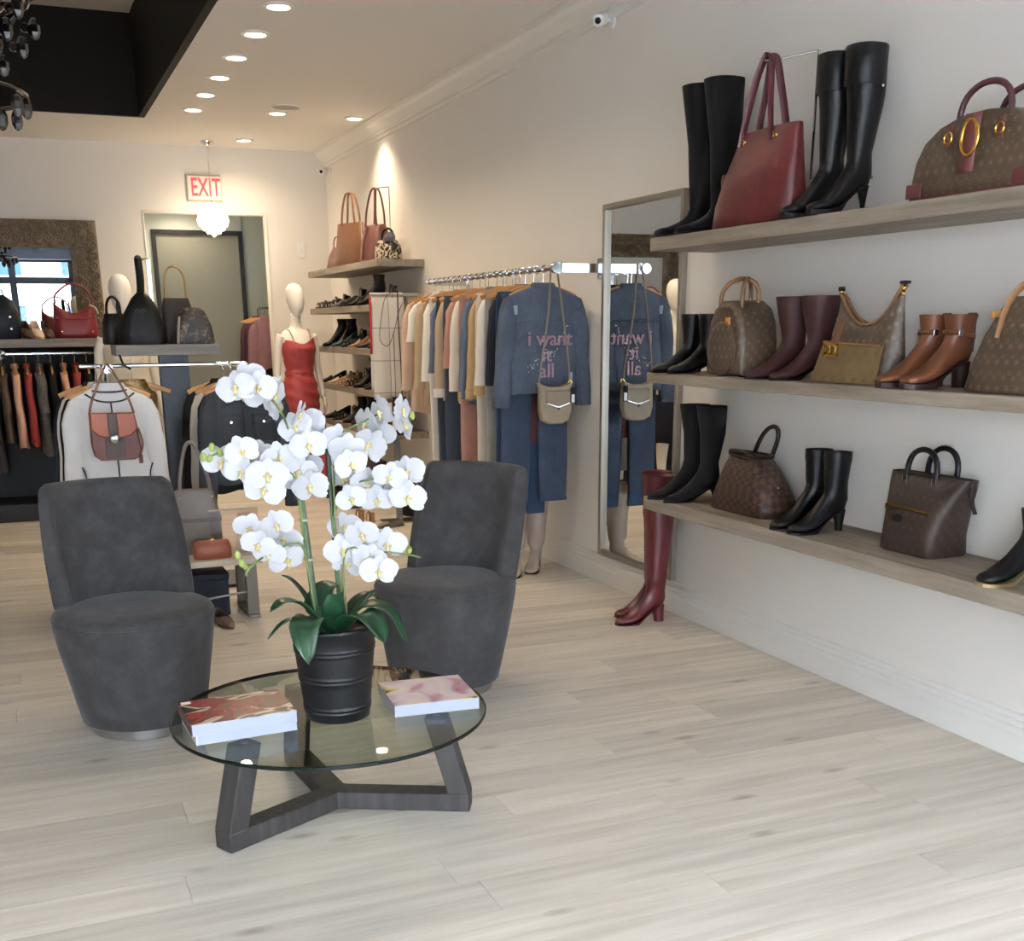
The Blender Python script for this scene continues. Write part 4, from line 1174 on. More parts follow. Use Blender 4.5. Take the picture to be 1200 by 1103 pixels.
def trousers(name, label, loc, rotz, mat, w=.19, z0=-.12, L=1.15, th=.024, split=.34, taper=.72, group=None, hem=None, seed=1):
    t = thing(name, label, 'trousers', loc, rotz, group)
    mk('waistband', MB().loft([sup(w * .98, th, z0 - .04), sup(w, th * 1.02, z0 - .035), sup(w, th * 1.02, z0 - .002), sup(w * .97, th * .8, z0)]), mat, t)
    zc = z0 - split
    mk('hip', MB().loft([sup(w * .995, th, z0 - .034, p=3), sup(w * 1.04, th * 1.15, z0 - .18, p=3), sup(w * 1.05, th * 1.2, zc, p=3)]), mat, t, smooth=60)
    for sx in (-1, 1):
        rg = []
        for i in range(9):
            f = i / 8
            z = zc + .02 - (L - split) * f
            hw = w * .525 * lerp(1, taper, f)
            cx = sx * (w * .525 + .02 * f)
            rg.append(sup(hw * (1 + .02 * math.sin(9 * f + seed)), th * (1.15 - .1 * f), z, cx, .004 * math.sin(6 * f + seed), 3.2, 18))
        lg = mk('leg', MB().loft(rg), mat, t, smooth=60)
        if hem:
            z = rg[-1][0][2]
            mk('hem', MB().loft([sup(w * .525 * taper * 1.02, th * 1.12, z + dz, sx * (w * .525 + .02), .0, 3.2, 18) for dz in (.018, -.004)]), hem, lg)
    return t
# wall mounted chrome rail
RX, RZ = 2.85, 1.81
t = thing('clothes_rail', 'wall mounted chrome clothes rail carrying blouses and the denim jacket', 'clothes rail', (XR, 6.13, RZ))
mk('wall_plate', MB().box(-.008, 0, -.03, .03, -.055, .055), m_chrome, t, bevel=.003)
mk('arm', MB().box(-.27, -.008, -.008, .008, -.026, .026), m_chrome, t, bevel=.002)
mk('rail', MB().tube([(RX - XR, -.02, 0), (RX - XR, 2.17, 0)], .016, 14), m_chrome, t)
mk('end_cap', MB().lathe([(.001, 0), (.028, 0), (.03, .006), (.03, .03), (.02, .034)], 20, cap0=False), m_chrome, t, loc=(RX - XR, -.045, 0), rot=(-PI / 2, 0, 0))
mk('far_plate', MB().box(-.008, 0, 2.10, 2.16, -.055, .055), m_chrome, t, bevel=.003)
mk('far_arm', MB().box(-.27, -.008, 2.122, 2.138, -.026, .026), m_chrome, t, bevel=.002)
mk('hinge_cover', MB().lathe([(.026, -.03), (.026, .03)], 16), m_chrome, t, loc=(-.275, 0, 0))
rings_me = MB()
ringme = MB().tube([(.019 * math.cos(a), 0, .019 * math.sin(a)) for a in [2 * PI * i / 14 for i in range(14)]], .0035, 6, closed=True).mesh('rail_ring'); ringme.materials.append(m_chrome)
for k in range(20):
    o = bpy.data.objects.new('rail_ring', ringme); COL.objects.link(o); o.parent = t; o.location = (RX - XR, .12 + .105 * k, 0)
f_white = fabric('linen_white', (226, 220, 210), .04)
f_cream = fabric('linen_cream', (214, 204, 188), .05)
f_beige = fabric('beige_suede', (176, 152, 124), .08)
f_tan = fabric('tan_cotton', (172, 142, 100), .08)
f_pink = fabric('dusty_pink', (172, 128, 114), .08)
f_blush = fabric('blush_beige', (198, 168, 146), .06)
f_chamb = fabric('chambray', (92, 104, 124), .1)
f_navy = fabric('navy_trouser', (58, 66, 80), .1)
f_rust = fabric('rust', (132, 86, 58), .1)
f_olive = fabric('khaki_olive', (140, 124, 94), .08)
f_grey = fabric('grey_cotton', (150, 146, 140), .08)
f_dk = fabric('ink_navy', (36, 40, 52), .1)
def denim(name, col, wash):
    m, nt, b = newmat(name)
    v = coords(nt)
    f = noise(nt, v, 6, 4)
    g = noise(nt, coords(nt, (1, 1, .15)), 260, 2)
    c, w = srgb(*col), srgb(*wash)
    mx = nt.nodes.new('ShaderNodeMix'); mx.data_type = 'RGBA'; mx.inputs[0].default_value = .35
    nt.links.new(ramp(nt, f, [(.35, c), (.75, w)]), mx.inputs[6])
    nt.links.new(ramp(nt, g, [(.3, mul(c, .6)), (.7, mul(w, 1.05))]), mx.inputs[7])
    nt.links.new(mx.outputs[2], b.inputs['Base Color'])
    b.inputs['Roughness'].default_value = .9
    bump(nt, b, g, .25, .001)
    return m
d_jacket = denim('jacket_denim', (58, 66, 80), (84, 94, 110))
d_jean = denim('jean_denim', (42, 53, 72), (60, 72, 92))
d_blue = denim('bright_denim', (32, 54, 80), (46, 70, 98))
d_char = denim('charcoal_denim', (38, 40, 44), (64, 68, 74))
hg = 'wooden hangers on the wall rail'
hl = 'wooden hanger with chrome hook on the wall mounted clothes rail'
tops = [  # y, kind
    (6.42, 'shirt', 'dark ink navy shirt hanging right behind the denim jacket', f_dk, .19, .60, .50),
    (6.53, 'shirt', 'white linen shirt hanging between the navy shirt and the tan shirt', f_white, .205, .72, .55),
    (6.72, 'shirt', 'tan shirt with turned up cuffs on the wall rail', f_tan, .205, .70, .58),
    (6.83, 'shirt', 'blue chambray shirt hanging beside the tan shirt on the wall rail', f_chamb, .20, .80, .60),
    (6.95, 'shirt', 'long off white linen shirt in the middle of the wall rail', f_cream, .215, .80, .56),
    (7.08, 'blouse', 'dusty pink blouse hanging behind the long off white shirt', f_pink, .195, .64, .42),
    (7.19, 'jacket', 'long beige suede jacket with a white cuff showing at its sleeve', f_beige, .215, .78, .60),
    (7.41, 'shirt', 'slate chambray shirt with a silver hanger clip', f_chamb, .195, .62, .46),
    (7.52, 'blouse', 'plain white blouse hanging between chambray shirts', f_white, .20, .70, .52),
    (7.64, 'jacket', 'camel beige coat hanging in the far half of the wall rail', f_beige, .21, .86, .58),
    (7.88, 'blouse', 'white short sleeved blouse with a jagged hem', f_white, .205, .44, .26),
    (8.00, 'jacket', 'blush beige long jacket near the far end of the wall rail', f_blush, .21, .92, .60),
]
for k, (y, kind, lab, mt, w, L, sl) in enumerate(tops):
    y = 6.525 + .147 * k
    hanger((RX, y, RZ), 0, hl, hg)
    top(kind, lab, kind, (RX, y, RZ), 0, mt, w, L, sl, group=None, seed=k + 11, th=.029, fold=.008, cuff=(f_tan if 'tan shirt' in lab else f_white if 'white cuff' in lab else None), collar=kind != 'sweater')
low = [(6.58, 'grey cotton trousers hanging low between the shirts beside the jeans', f_grey, 1.12), (6.78, 'cream trousers hanging low under the tan shirt', f_cream, 1.20), (7.02, 'dusty pink trousers hanging low under the white shirt', f_pink, 1.17), (7.25, 'slate blue trousers hanging low behind the pink trousers', f_navy, 1.22), (7.46, 'dark navy cropped trousers hanging low in the far half of the rail', f_navy, 1.14), (7.58, 'white trousers peeking out behind the navy trousers', f_white, 1.10)]
for k, (y, lab, mt, L) in enumerate(low):
    y = 6.525 + .147 * (0, 1, 3, 5, 6, 7)[k] + .0735
    trousers('trousers', lab, (RX - .05, y, RZ), 0, mt, .18, L=L, th=.011, seed=k)
    hanger((RX - .05, y, RZ), 0, hl, hg)

# denim jacket with sequin lettering
JY = 6.27
t = top('denim_jacket', 'blue denim jacket with pink sequin lettering on its back', 'jacket', (RX, JY, RZ), 0, d_jacket, .235, .69, .60, th=.040, seed=5, cuff=d_jacket, fold=.004, slout=.055, flare=.92)
hanger((RX, JY, RZ), 0, 'wooden hanger holding the lettered denim jacket', None)
yf = -.051
mk('yoke_seam', MB().tube([(-.20, yf + .012, -.30), (-.1, yf, -.285), (0, yf - .002, -.282), (.1, yf, -.285), (.20, yf + .012, -.30)], .003, 6), d_jacket, t)
for sx in (-1, 1):
    mk('back_seam', MB().tube([(sx * .13, yf, -.285), (sx * .125, yf - .001, -.5), (sx * .105, yf, -.645)], .0028, 6), d_jacket, t)
mk('waistband', MB().loft([sup(.218, .062, z, 0, 0, 2.6) for z in (-.645, -.647, -.688, -.69)]), d_jacket, t)
m_seq = M('pink_sequins', (146, 108, 120), .4, .25, var=.35, vscale=220)
m_dia = M('rhinestone', (240, 240, 240), .05, .6)
for body_, zz, sz, xo in (('i want', -.385, .115, .02), ('it', -.475, .115, .0), ('all', -.565, .115, .0)):
    text_mesh('sequin_lettering', body_, sz, .002, m_seq, t, (xo, yf - .006, zz), (PI / 2, 0, 0), .001, 1.0)
stone = MB().sphere((0, 0, 0), .0045, 6, 4).mesh('rhinestone'); stone.materials.append(m_dia)
rr = random.Random(3)
for k in range(46):
    a = k / 46
    if k < 26:
        x, z = -.02 + .17 * a * 1.6 + rr.uniform(-.012, .012), -.40 - .07 * math.sin(a * 9) + rr.uniform(-.02, .02)
    else:
        x, z = -.13 + .16 * (a - .56) * 2.2 + rr.uniform(-.01, .01), -.56 + .12 * (a - .56) * 2 + rr.uniform(-.02, .02)
    o = bpy.data.objects.new('rhinestone', stone); COL.objects.link(o); o.parent = t; o.location = (x, yf - .008, z)
for x, z in ((-.19, -.225), (.16, -.60)):
    mk('worn_patch', MB().grid(lambda u, v: (x + (u - .5) * .03, yf + .016 - .004 * math.sin(PI * u), z + (v - .5) * .05), 3, 3), M('worn_denim', (150, 164, 182), .9), t, solid=.003)
# jeans under the jacket
trousers('jeans', 'faded blue jeans with frayed studded hems hanging below the denim jacket', (RX - .02, 6.355, RZ), 0, d_jean, .21, L=1.24, th=.016, split=.38, taper=.80, hem=d_blue)
hanger((RX - .02, 6.355, RZ), 0, 'wooden hanger holding the faded jeans', None)
trousers('jeans', 'brighter blue jeans hanging lowest on the wall rail', (RX - .07, 6.445, RZ), 0, d_blue, .15, L=1.33, th=.014, split=.36, taper=.82)
hanger((RX - .07, 6.445, RZ), 0, 'wooden hanger holding the brighter blue jeans', None)
sk = thing('skirt', 'dark red brown pleated skirt between the jeans legs', 'skirt', (RX + .03, 6.40, RZ))
mk('skirt_body', MB().loft([[(hw * math.cos(a), (.016 + .004 * math.sin(12 * a) * f) * math.sin(a), z) for a in [2 * PI * j / 48 for j in range(48)]] for z, hw, f in ((-.42, .11, 0), (-.45, .115, .3), (-.7, .14, .8), (-.99, .16, 1))]), fabric('red_brown', (84, 44, 40), .1), sk)
mk('skirt_clip_bar', MB().tube([(-.11, 0, -.40), (.11, 0, -.40)], .006).tube([(0, 0, -.40), (0, 0, -.03)] + [(0, .017 * math.cos(a), .017 * math.sin(a) - .001) for a in [-1.8 + .5 * i for i in range(10)]], .0022), m_chrome, sk)
# beige saddle bag hung from the rail end
t = thing('handbag', 'beige flap saddle bag hanging by its thin strap in front of the denim jacket', 'handbag', (2.865, 6.16, RZ))
m_bg = M('beige_bag_leather', (146, 131, 110), .5, var=.06, vscale=20)
ol = [(-.100, -.78), (-.095, -.66), (-.105, -.625), (-.085, -.635), (-.04, -.65), (.04, -.65), (.085, -.635), (.105, -.625), (.098, -.66), (.104, -.78), (.085, -.845), (.04, -.862), (-.04, -.862), (-.085, -.84)]
def flatbag(t, outline, y0, y1, mat, name):
    cx = sum(p[0] for p in outline) / len(outline); cz = sum(p[1] for p in outline) / len(outline)
    rg = [[(cx + (x - cx) * f, y, cz + (z - cz) * f) for x, z in outline] for f, y in ((.94, y0), (1, y0 + .008), (1, y1 - .008), (.94, y1))]
    return mk(name, MB().loft(rg), mat, t, smooth=40)
flatbag(t, ol, -.045, .01, m_bg, 'body')
flatbag(t, [(-.068, -.672), (.088, -.672), (.088, -.745), (.01, -.765), (-.068, -.745)], -.056, -.044, M('beige_flap', (134, 120, 100), .5), 'flap')
mk('flap_trim', MB().tube([(-.062, -.058, -.742), (.01, -.06, -.765), (.082, -.058, -.742)], .0035, 6), m_silver, t)
mk('clasp', MB().sphere((.01, -.06, -.772), .008, 8, 6), M('clasp_dark', (70, 60, 52), .3, .8), t)
for x0, x1 in ((-.10, -.022), (.098, .020)):
    mk('strap', MB().tube(bez([(x0, -.02, -.635), (x0 * .85, -.03, -.50), (x1 * 2.2, -.036, -.25), (x1, -.012, -.02)], 18), .0055, 6), M('strap_taupe', (120, 106, 88), .5), t)
mk('strap', MB().tube([(-.022, -.012, -.02), (-.015, 0, .016), (0, .004, .022), (.015, 0, .016), (.020, -.012, -.02)], .0055, 6), M('strap_taupe', (120, 106, 88), .5), t)
mk('price_tag', MB().box(.085, .115, -.062, -.058, -.745, -.655), M('tag_black', (28, 28, 30), .5), t)
mk('price_label', MB().box(.090, .110, -.0635, -.062, -.74, -.695), M('label_white', (240, 240, 240), .5), t)
mk('strap_ring', MB().tube([(.10 + .012 * math.cos(a), -.02, -.63 + .012 * math.sin(a)) for a in [2 * PI * i / 12 for i in range(12)]], .003, 6, closed=True), m_brass, t)
# ---------------------------------------------------------------- corner shelves with shoes and bags
CSX, CY0, CY1 = 2.75, 9.25, 11.62
CZ = [2.02, 1.676, 1.325, .985, .65]
cl_ = ['top', 'second', 'third', 'fourth', 'lowest']
for z, nm in zip(CZ, cl_):
    tag(mk('wall_shelf', MB().box(CSX, XR, CY0, CY1, z - .055, z), m_shelf, bevel=.003), '%s grey oak shelf of the corner shoe display' % nm, 'shelf')
def shoe(name, label, loc, rotz, mat, group, kind=0, hh=.08):
    t = thing(name, label, 'shoe', loc, rotz, group)
    if kind == 0:      # pump with open top
        sl = [(.0, hh, .024), (.06, hh * .9, .026), (.11, hh * .45 + .004, .03), (.16, .010, .037), (.205, .009, .034), (.24, .009, .018), (.258, .009, .006)]
        mk('sole', MB().loft([[(x, -w, z), (x, w, z), (x, w, z - .007), (x, -w, z - .007)] for x, z, w in sl]), mat, t)
        if hh > .03:
            mk('heel', MB().loft([sup(.020, .020, hh - .004, .018, 0, 2.4, 10), sup(.010, .011, hh * .5, .014, 0, 2.4, 10), sup(.007, .007, 0, .012, 0, 2.4, 10)]), mat, t)
        else:
            mk('heel', MB().box(.0, .06, -.024, .024, 0, hh - .006), mat, t)
        mk('vamp', MB().loft([ringAB((.150, hh * .35 + .045), (.142, hh * .2 + .008), .037, 16), ringAB((.175, hh * .12 + .040), (.165, .010), .038, 16), ringAB((.205, .034), (.2, .009), .034, 16), ringAB((.235, .024), (.233, .009), .022, 16), ringAB((.260, .014), (.26, .009), .005, 16)]), mat, t, smooth=60)
        def ctr(u, v):
            a = (u - .5) * 2
            if abs(a) < .45:
                q = a / .45 * PI / 2
                x, y, zb = .028 - .030 * math.cos(q), .026 * math.sin(q), hh
            else:
                f = (abs(a) - .45) / .55
                x = .028 + .125 * f; y = math.copysign(.026 + .011 * f, a); zb = hh * (1 - f) ** 1.2 * .98 + .008 * f
            return (x, y, zb + v * (.052 - .022 * max(0, (abs(a) - .3) / .7)))
        mk('quarter', MB().grid(ctr, 20, 3), mat, t, smooth=180, solid=.003)
    elif kind == 1:    # ankle boot
        boot_parts(t, mat, Hs=hh + .15, hh=hh, heel='cone', rt=.05, L=.24)
    else:              # strappy sandal
        sl = [(.0, hh, .026), (.06, hh * .9, .026), (.11, hh * .45 + .004, .03), (.16, .010, .04), (.21, .009, .038), (.25, .009, .018)]
        mk('sole', MB().loft([[(x, -w, z), (x, w, z), (x, w, z - .009), (x, -w, z - .009)] for x, z, w in sl]), mat, t)
        mk('heel', MB().loft([sup(.016, .016, hh - .006, .016, 0, 2.4, 10), sup(.008, .008, 0, .012, 0, 2.4, 10)]), mat, t)
        for x, z, r, h in ((.05, hh * .9, .030, .075), (.19, .008, .040, .045), (.225, .008, .034, .038), (.155, .012, .038, .055)):
            mk('strap', MB().tube(arc((x, -r, z), (x - .01, r, z), h, 8, .6), .008, 6, flat=(.4, 1.2)), mat, t)
        mk('heel_counter', MB().loft([ringAB((.04, hh + .06), (-.004, hh + .06), .026, 12), ringAB((.04, hh), (0, hh), .027, 12)], False, False), mat, t)
    return t
sm_black = M('shoe_black', (22, 21, 23), .4)
sm_brown = M('shoe_brown', (70, 48, 38), .45)
sm_teal = M('shoe_teal', (26, 62, 66), .45)
sm_plum = M('shoe_plum', (62, 28, 44), .45)
sm_tan = M('shoe_tan', (156, 116, 80), .45)
sm_nude = M('shoe_nude', (204, 178, 156), .45)
sm_grey = M('shoe_pewter', (112, 106, 100), .35, .3)
protos = {}
def put_shoe(z, y, x, mat, kind, hh, lab, group, rz=PI, s=1.0):
    key = (mat.name, kind, hh)
    if key not in protos:
        protos[key] = shoe('shoe', lab, (x, y, z + E_), rz, mat, group, kind, hh)
        return
    copy_tree(protos[key], None, (x, y, z + E_), rz, lab, group)
def shoes(z, nm, seq):
    for k, (y, mat, kind, hh, what) in enumerate(seq):
        lab = '%s on the %s shelf of the corner display' % (what, nm)
        g = 'footwear on the %s corner shelf' % nm
        put_shoe(z, y, 3.03 - .05 * (k % 2), mat, kind, hh, lab, g, PI + .1 * ((k % 3) - 1))
B_, N_, T_, P_, A_, U_, G_ = sm_black, sm_brown, sm_teal, sm_plum, sm_tan, sm_nude, sm_grey
shoes(CZ[1], 'second', [(11.45, N_, 2, .03, 'brown flat strappy sandal'), (11.31, N_, 2, .03, 'brown flat strappy sandal'), (11.14, B_, 2, .05, 'black low strappy sandal'), (11.0, B_, 2, .05, 'black low strappy sandal'), (10.84, G_, 0, .05, 'pewter low pump'), (10.71, G_, 0, .05, 'pewter low pump'), (10.55, B_, 2, .09, 'black high strappy sandal'), (10.42, B_, 2, .09, 'black high strappy sandal'), (10.26, B_, 0, .1, 'black stiletto pump'), (10.13, B_, 0, .1, 'black stiletto pump'), (9.97, B_, 1, .1, 'black heeled bootie'), (9.83, B_, 1, .1, 'black heeled bootie'), (9.64, B_, 2, .09, 'black high strappy sandal'), (9.5, B_, 2, .09, 'black high strappy sandal')])
shoes(CZ[2], 'third', [(11.25, N_, 0, .015, 'brown flat slip on'), (11.1, B_, 1, .1, 'black heeled bootie'), (10.95, B_, 1, .1, 'black heeled bootie'), (10.75, T_, 0, .09, 'teal pointed pump'), (10.62, T_, 0, .09, 'teal pointed pump'), (10.45, B_, 2, .09, 'black high strappy sandal'), (10.31, B_, 2, .09, 'black high strappy sandal'), (10.15, A_, 0, .09, 'tan pointed pump'), (10.02, A_, 0, .09, 'tan pointed pump'), (9.86, P_, 0, .05, 'plum low pump'), (9.72, P_, 0, .05, 'plum low pump'), (9.55, B_, 0, .1, 'black stiletto pump')])
shoes(CZ[3], 'fourth', [(11.4, B_, 0, .05, 'black low pump'), (11.26, B_, 0, .05, 'black low pump'), (11.08, N_, 2, .03, 'brown flat strappy sandal'), (10.95, U_, 0, .05, 'nude low pump'), (10.82, U_, 0, .05, 'nude low pump'), (10.66, A_, 2, .05, 'tan low strappy sandal'), (10.53, A_, 2, .05, 'tan low strappy sandal'), (10.36, B_, 2, .09, 'black high strappy sandal'), (10.22, B_, 2, .09, 'black high strappy sandal'), (10.04, B_, 1, .1, 'black heeled bootie'), (9.9, B_, 1, .1, 'black heeled bootie'), (9.7, B_, 0, .1, 'black stiletto pump'), (9.56, B_, 0, .1, 'black stiletto pump')])
shoes(CZ[4], 'lowest', [(11.3, B_, 0, .05, 'black low pump'), (11.16, B_, 0, .05, 'black low pump'), (11.0, B_, 2, .05, 'black low strappy sandal'), (10.86, B_, 2, .05, 'black low strappy sandal'), (10.66, A_, 0, .05, 'tan low pump'), (10.5, B_, 1, .08, 'black low heeled bootie'), (10.36, B_, 1, .08, 'black low heeled bootie'), (10.18, B_, 1, .1, 'black heeled bootie'), (10.03, B_, 1, .1, 'black heeled bootie'), (9.84, N_, 0, .09, 'brown pointed pump'), (9.7, N_, 0, .09, 'brown pointed pump')])
# bags on the top corner shelf
z = CZ[0] + E_
m_cogbag = M('saddle_tan_leather', (114, 74, 48), .5, var=.15, vscale=8)
m_rose = M('rose_leather', (126, 76, 70), .5, var=.12, vscale=10)
t = bag('tall saddle tan tote with thin upright straps on the top corner shelf', (2.93, 10.62, z), -PI / 2 + .35)
body(t, [(.20, .07, 0, 0, 0, 6), (.205, .075, .01, 0, 0, 6), (.195, .06, .18, 0, 0, 5), (.185, .03, .37, 0, 0, 5), (.18, .028, .375, 0, 0, 5)], m_cogbag)
for yy in (-.03, .03):
    mk('strap', MB().tube(bez([(-.10, yy, .35), (-.085, yy, .47), (-.05, yy * .6, .60), (.0, yy * .4, .625), (.05, yy * .6, .60), (.085, yy, .47), (.10, yy, .35)], 26), .011, 6, flat=(.4, 1)), m_cogbag, t)
t = bag('small rose leather pouch bag leaning beside the saddle tan tote', (2.93, 11.18, z), -PI / 2 + .2)
body(t, [(.13, .06, 0, 0, 0, 5), (.135, .065, .01, 0, 0, 5), (.11, .05, .12, .01, 0, 4), (.07, .02, .20, .02, 0, 4)], m_rose)
handle(t, (-.05, 0, .195), (.08, 0, .195), .10, .006, m_rose)
t = bag('rose leather bucket tote with long straps on the top corner shelf', (2.93, 9.86, z), -PI / 2 + .25)
body(t, [(.16, .085, 0, 0, 0, 4), (.17, .09, .01, 0, 0, 4), (.165, .08, .15, 0, 0, 4), (.135, .05, .28, 0, 0, 4), (.12, .035, .30, 0, 0, 4)], m_rose)
for yy in (-.04, .04):
    mk('strap', MB().tube(bez([(-.09, yy, .27), (-.07, yy, .40), (-.02, yy * .5, .56), (.03, 0, .585), (.06, yy * .5, .55), (.08, yy, .40), (.09, yy, .27)], 26), .010, 6, flat=(.4, 1)), m_rose, t)
mk('front_fold', MB().tube([(-.03, -.06, .29), (-.06, -.09, .15), (-.08, -.095, .03)], .008, 6), m_rose, t)
t = bag('small leopard spotted handbag with black trim at the shelf end', (2.90, 9.42, z), -PI / 2 + .45)
m_leo = blotch('leopard_print', [(.36, (24, 20, 18)), (.44, (28, 24, 20)), (.48, (206, 186, 150)), (.56, (222, 206, 176)), (.62, (30, 24, 20))], 22, .5, .6)
body(t, [(.125, .055, 0, 0, 0, 5), (.13, .06, .01, 0, 0, 5), (.12, .055, .10, 0, 0, 4), (.095, .035, .15, 0, 0, 4)], m_leo)
handle(t, (-.07, 0, .14), (.07, 0, .14), .10, .010, sm_black)
mk('scarf_knot', MB().sphere((.075, -.04, .17), .04, 10, 7, (1.2, .8, 1)).sphere((.03, -.045, .15), .03, 8, 6), M('grey_scarf', (96, 94, 98), .8, var=.3, vscale=30), t)
for (x, y, hgt, lab) in ((2.95, 10.16, .36, 'clear acrylic riser stand between the tan tote and the rose bag'), (3.0, 9.66, .58, 'thin chrome hook stand behind the rose bucket tote')):
    s_ = thing('bag_stand', lab, 'stand', (x, y, z))
    if 'acrylic' in lab:
        for k in range(4):
            mk('acrylic_tier', MB().box(-.05, .05, -.04, .04, .002 + .09 * k, .008 + .09 * k), glassy('acrylic_%d' % k, (.93, .93, .9)), s_)
        for sx in (-1, 1):
            for sy in (-1, 1):
                mk('acrylic_post', MB().tube([(sx * .045, sy * .035, 0), (sx * .045, sy * .035, hgt)], .005, 6), M('clear_post', (214, 206, 190), .1), s_)
    else:
        mk('base', MB().lathe([(.05, 0), (.05, .005), (.01, .008)], 20), m_chrome, s_)
        mk('post', MB().tube([(0, 0, .006), (0, 0, hgt)], .005, 8), m_chrome, s_)
        mk('hook', MB().tube([(0, 0, hgt), (-.05, .06, hgt), (-.08, .12, hgt - .01), (-.085, .13, hgt + .01)], .004, 6), m_chrome, s_)

# ---------------------------------------------------------------- garment stand with scarves next to the shelves
GX, GY = 2.72, 8.72
t = thing('garment_stand', 'chrome floor stand with a short bar between shoe display and clothes rail', 'stand', (GX, GY, 0))
mk('base', MB().box(-.16, .16, -.10, .10, .0, .012), m_steel, t, bevel=.004)
mk('post', MB().box(-.022, .022, .055, .09, .012, 1.73), M('stand_post', (126, 132, 138), .35, .7), t, bevel=.003)
mk('bar', MB().tube([(-.19, 0, 1.73), (.21, 0, 1.73)], .010, 10).tube([(0, 0, 1.73), (0, .07, 1.73)], .010, 8), m_chrome, t)
def hung_cloth(name, label, cat, loc, w, L, mat, seed=0, th=.02, jag=.0):
    t = thing(name, label, cat, loc)
    r = random.Random(seed); ph = r.uniform(0, 6)
    def side(sgn):
        def fn(u, v):
            x = (u - .5) * w
            y = sgn * (.012 + th * v) + .010 * math.sin(x * 40 + ph) * v
            return (x * (1 + .06 * v), y, .012 * (1 - v) - L * v + jag * math.sin(x * 60 + ph) * (v > .99) - (0.03 if sgn > 0 else 0) * v)
        return fn
    mb = MB()
    def loop(u, v):
        # over the bar: front down, back down
        x = (u - .5) * w
        if v < .5:
            q = 1 - v * 2; sg = -1
        else:
            q = v * 2 - 1; sg = 1
        LL = L if sg < 0 else L * .92
        return (x * (1 + .05 * q), sg * (.013 + th * min(1, q * 3)) + .009 * math.sin(x * 45 + ph) * q, .016 * math.exp(-q * 12) - LL * q + (jag * math.sin(x * 70 + ph) if q > .99 else 0))
    mb.grid(loop, 18, 28)
    mk('cloth', mb, mat, t, smooth=180, solid=.004)
    return t
m_plaid, nt, b_ = newmat('white_plaid')
v_ = coords(nt)
wv = nt.nodes.new('ShaderNodeTexBrick')
wv.inputs['Scale'].default_value = 1.0
wv.inputs['Brick Width'].default_value = .16; wv.inputs['Row Height'].default_value = .24
wv.inputs['Mortar Size'].default_value = .004; wv.offset = 0
wv.inputs['Color1'].default_value = (*srgb(214, 208, 196), 1); wv.inputs['Color2'].default_value = (*srgb(208, 202, 190), 1); wv.inputs['Mortar'].default_value = (*srgb(168, 150, 144), 1)
sp_ = nt.nodes.new('ShaderNodeSeparateXYZ'); cb_ = nt.nodes.new('ShaderNodeCombineXYZ')
nt.links.new(v_, sp_.inputs[0]); nt.links.new(sp_.outputs['X'], cb_.inputs['X']); nt.links.new(sp_.outputs['Z'], cb_.inputs['Y'])
nt.links.new(cb_.outputs[0], wv.inputs['Vector']); nt.links.new(wv.outputs['Color'], b_.inputs['Base Color']); b_.inputs['Roughness'].default_value = .9
c = hung_cloth('scarf', 'white plaid scarf with a fringed hem draped over the floor stand bar', 'scarf', (GX - .06, GY, 1.73), .26, .76, m_plaid, 3, jag=.012)
mk('red_border', MB().grid(lambda u, v: (-.136 - .012 * u - .006 * v, -.040 + .012 * u, -.01 - .42 * v), 2, 6), M('scarf_red', (170, 30, 44), .8), c, solid=.004)
m_chain = M('dark_cord', (66, 42, 48), .5)
s2 = thing('handbag', 'dark plum bag hanging on a long cord in front of the white plaid scarf', 'handbag', (GX - .045, GY - .06, 1.73))
mk('cord', MB().tube(bez([(.05, -.01, .035), (.045, -.02, -.2), (.05, -.03, -.5), (.05, -.035, -.78)], 14), .005, 6), m_chain, s2)
mk('cord', MB().tube(bez([(.05, -.01, .035), (.02, .03, .02), (-.05, -.01, -.02), (-.09, -.03, -.16), (-.11, -.03, -.32), (-.05, -.035, -.37), (.0, -.03, -.28), (.05, -.025, -.12), (.085, -.02, -.06)], 30), .0026, 6), m_chain, s2)
mk('cord', MB().tube(bez([(.05, -.01, .035), (.05, .05, .04), (.03, .058, 0), (.0, -.03, -.76)], 12), .0025, 6), m_chain, s2)
mk('body', MB().loft([sup(.055, .018, zz, .03, -.03, 4, 20) for zz in (-.75, -.77, -.95, -1.03, -1.04)]), M('plum_velvet', (44, 22, 34), .8), s2)
for dx, dz in ((-.055, -.84), (-.02, -.93)):
    mk('price_tag', MB().box(dx - .022, dx + .012, -.056, -.053, dz - .07, dz + .05), M('tag_paper', (224, 218, 208), .6), s2)
g = hung_cloth('scarf', 'grey knit scarf tied in a knot at the end of the floor stand bar', 'scarf', (GX + .14, GY, 1.73), .09, .62, fabric('grey_knit', (128, 124, 116), .2, 120), 5)
mk('knot', MB().sphere((0, -.05, -.24), .05, 10, 7, (1.1, .9, .9)), fabric('grey_knit', (128, 124, 116)), g)

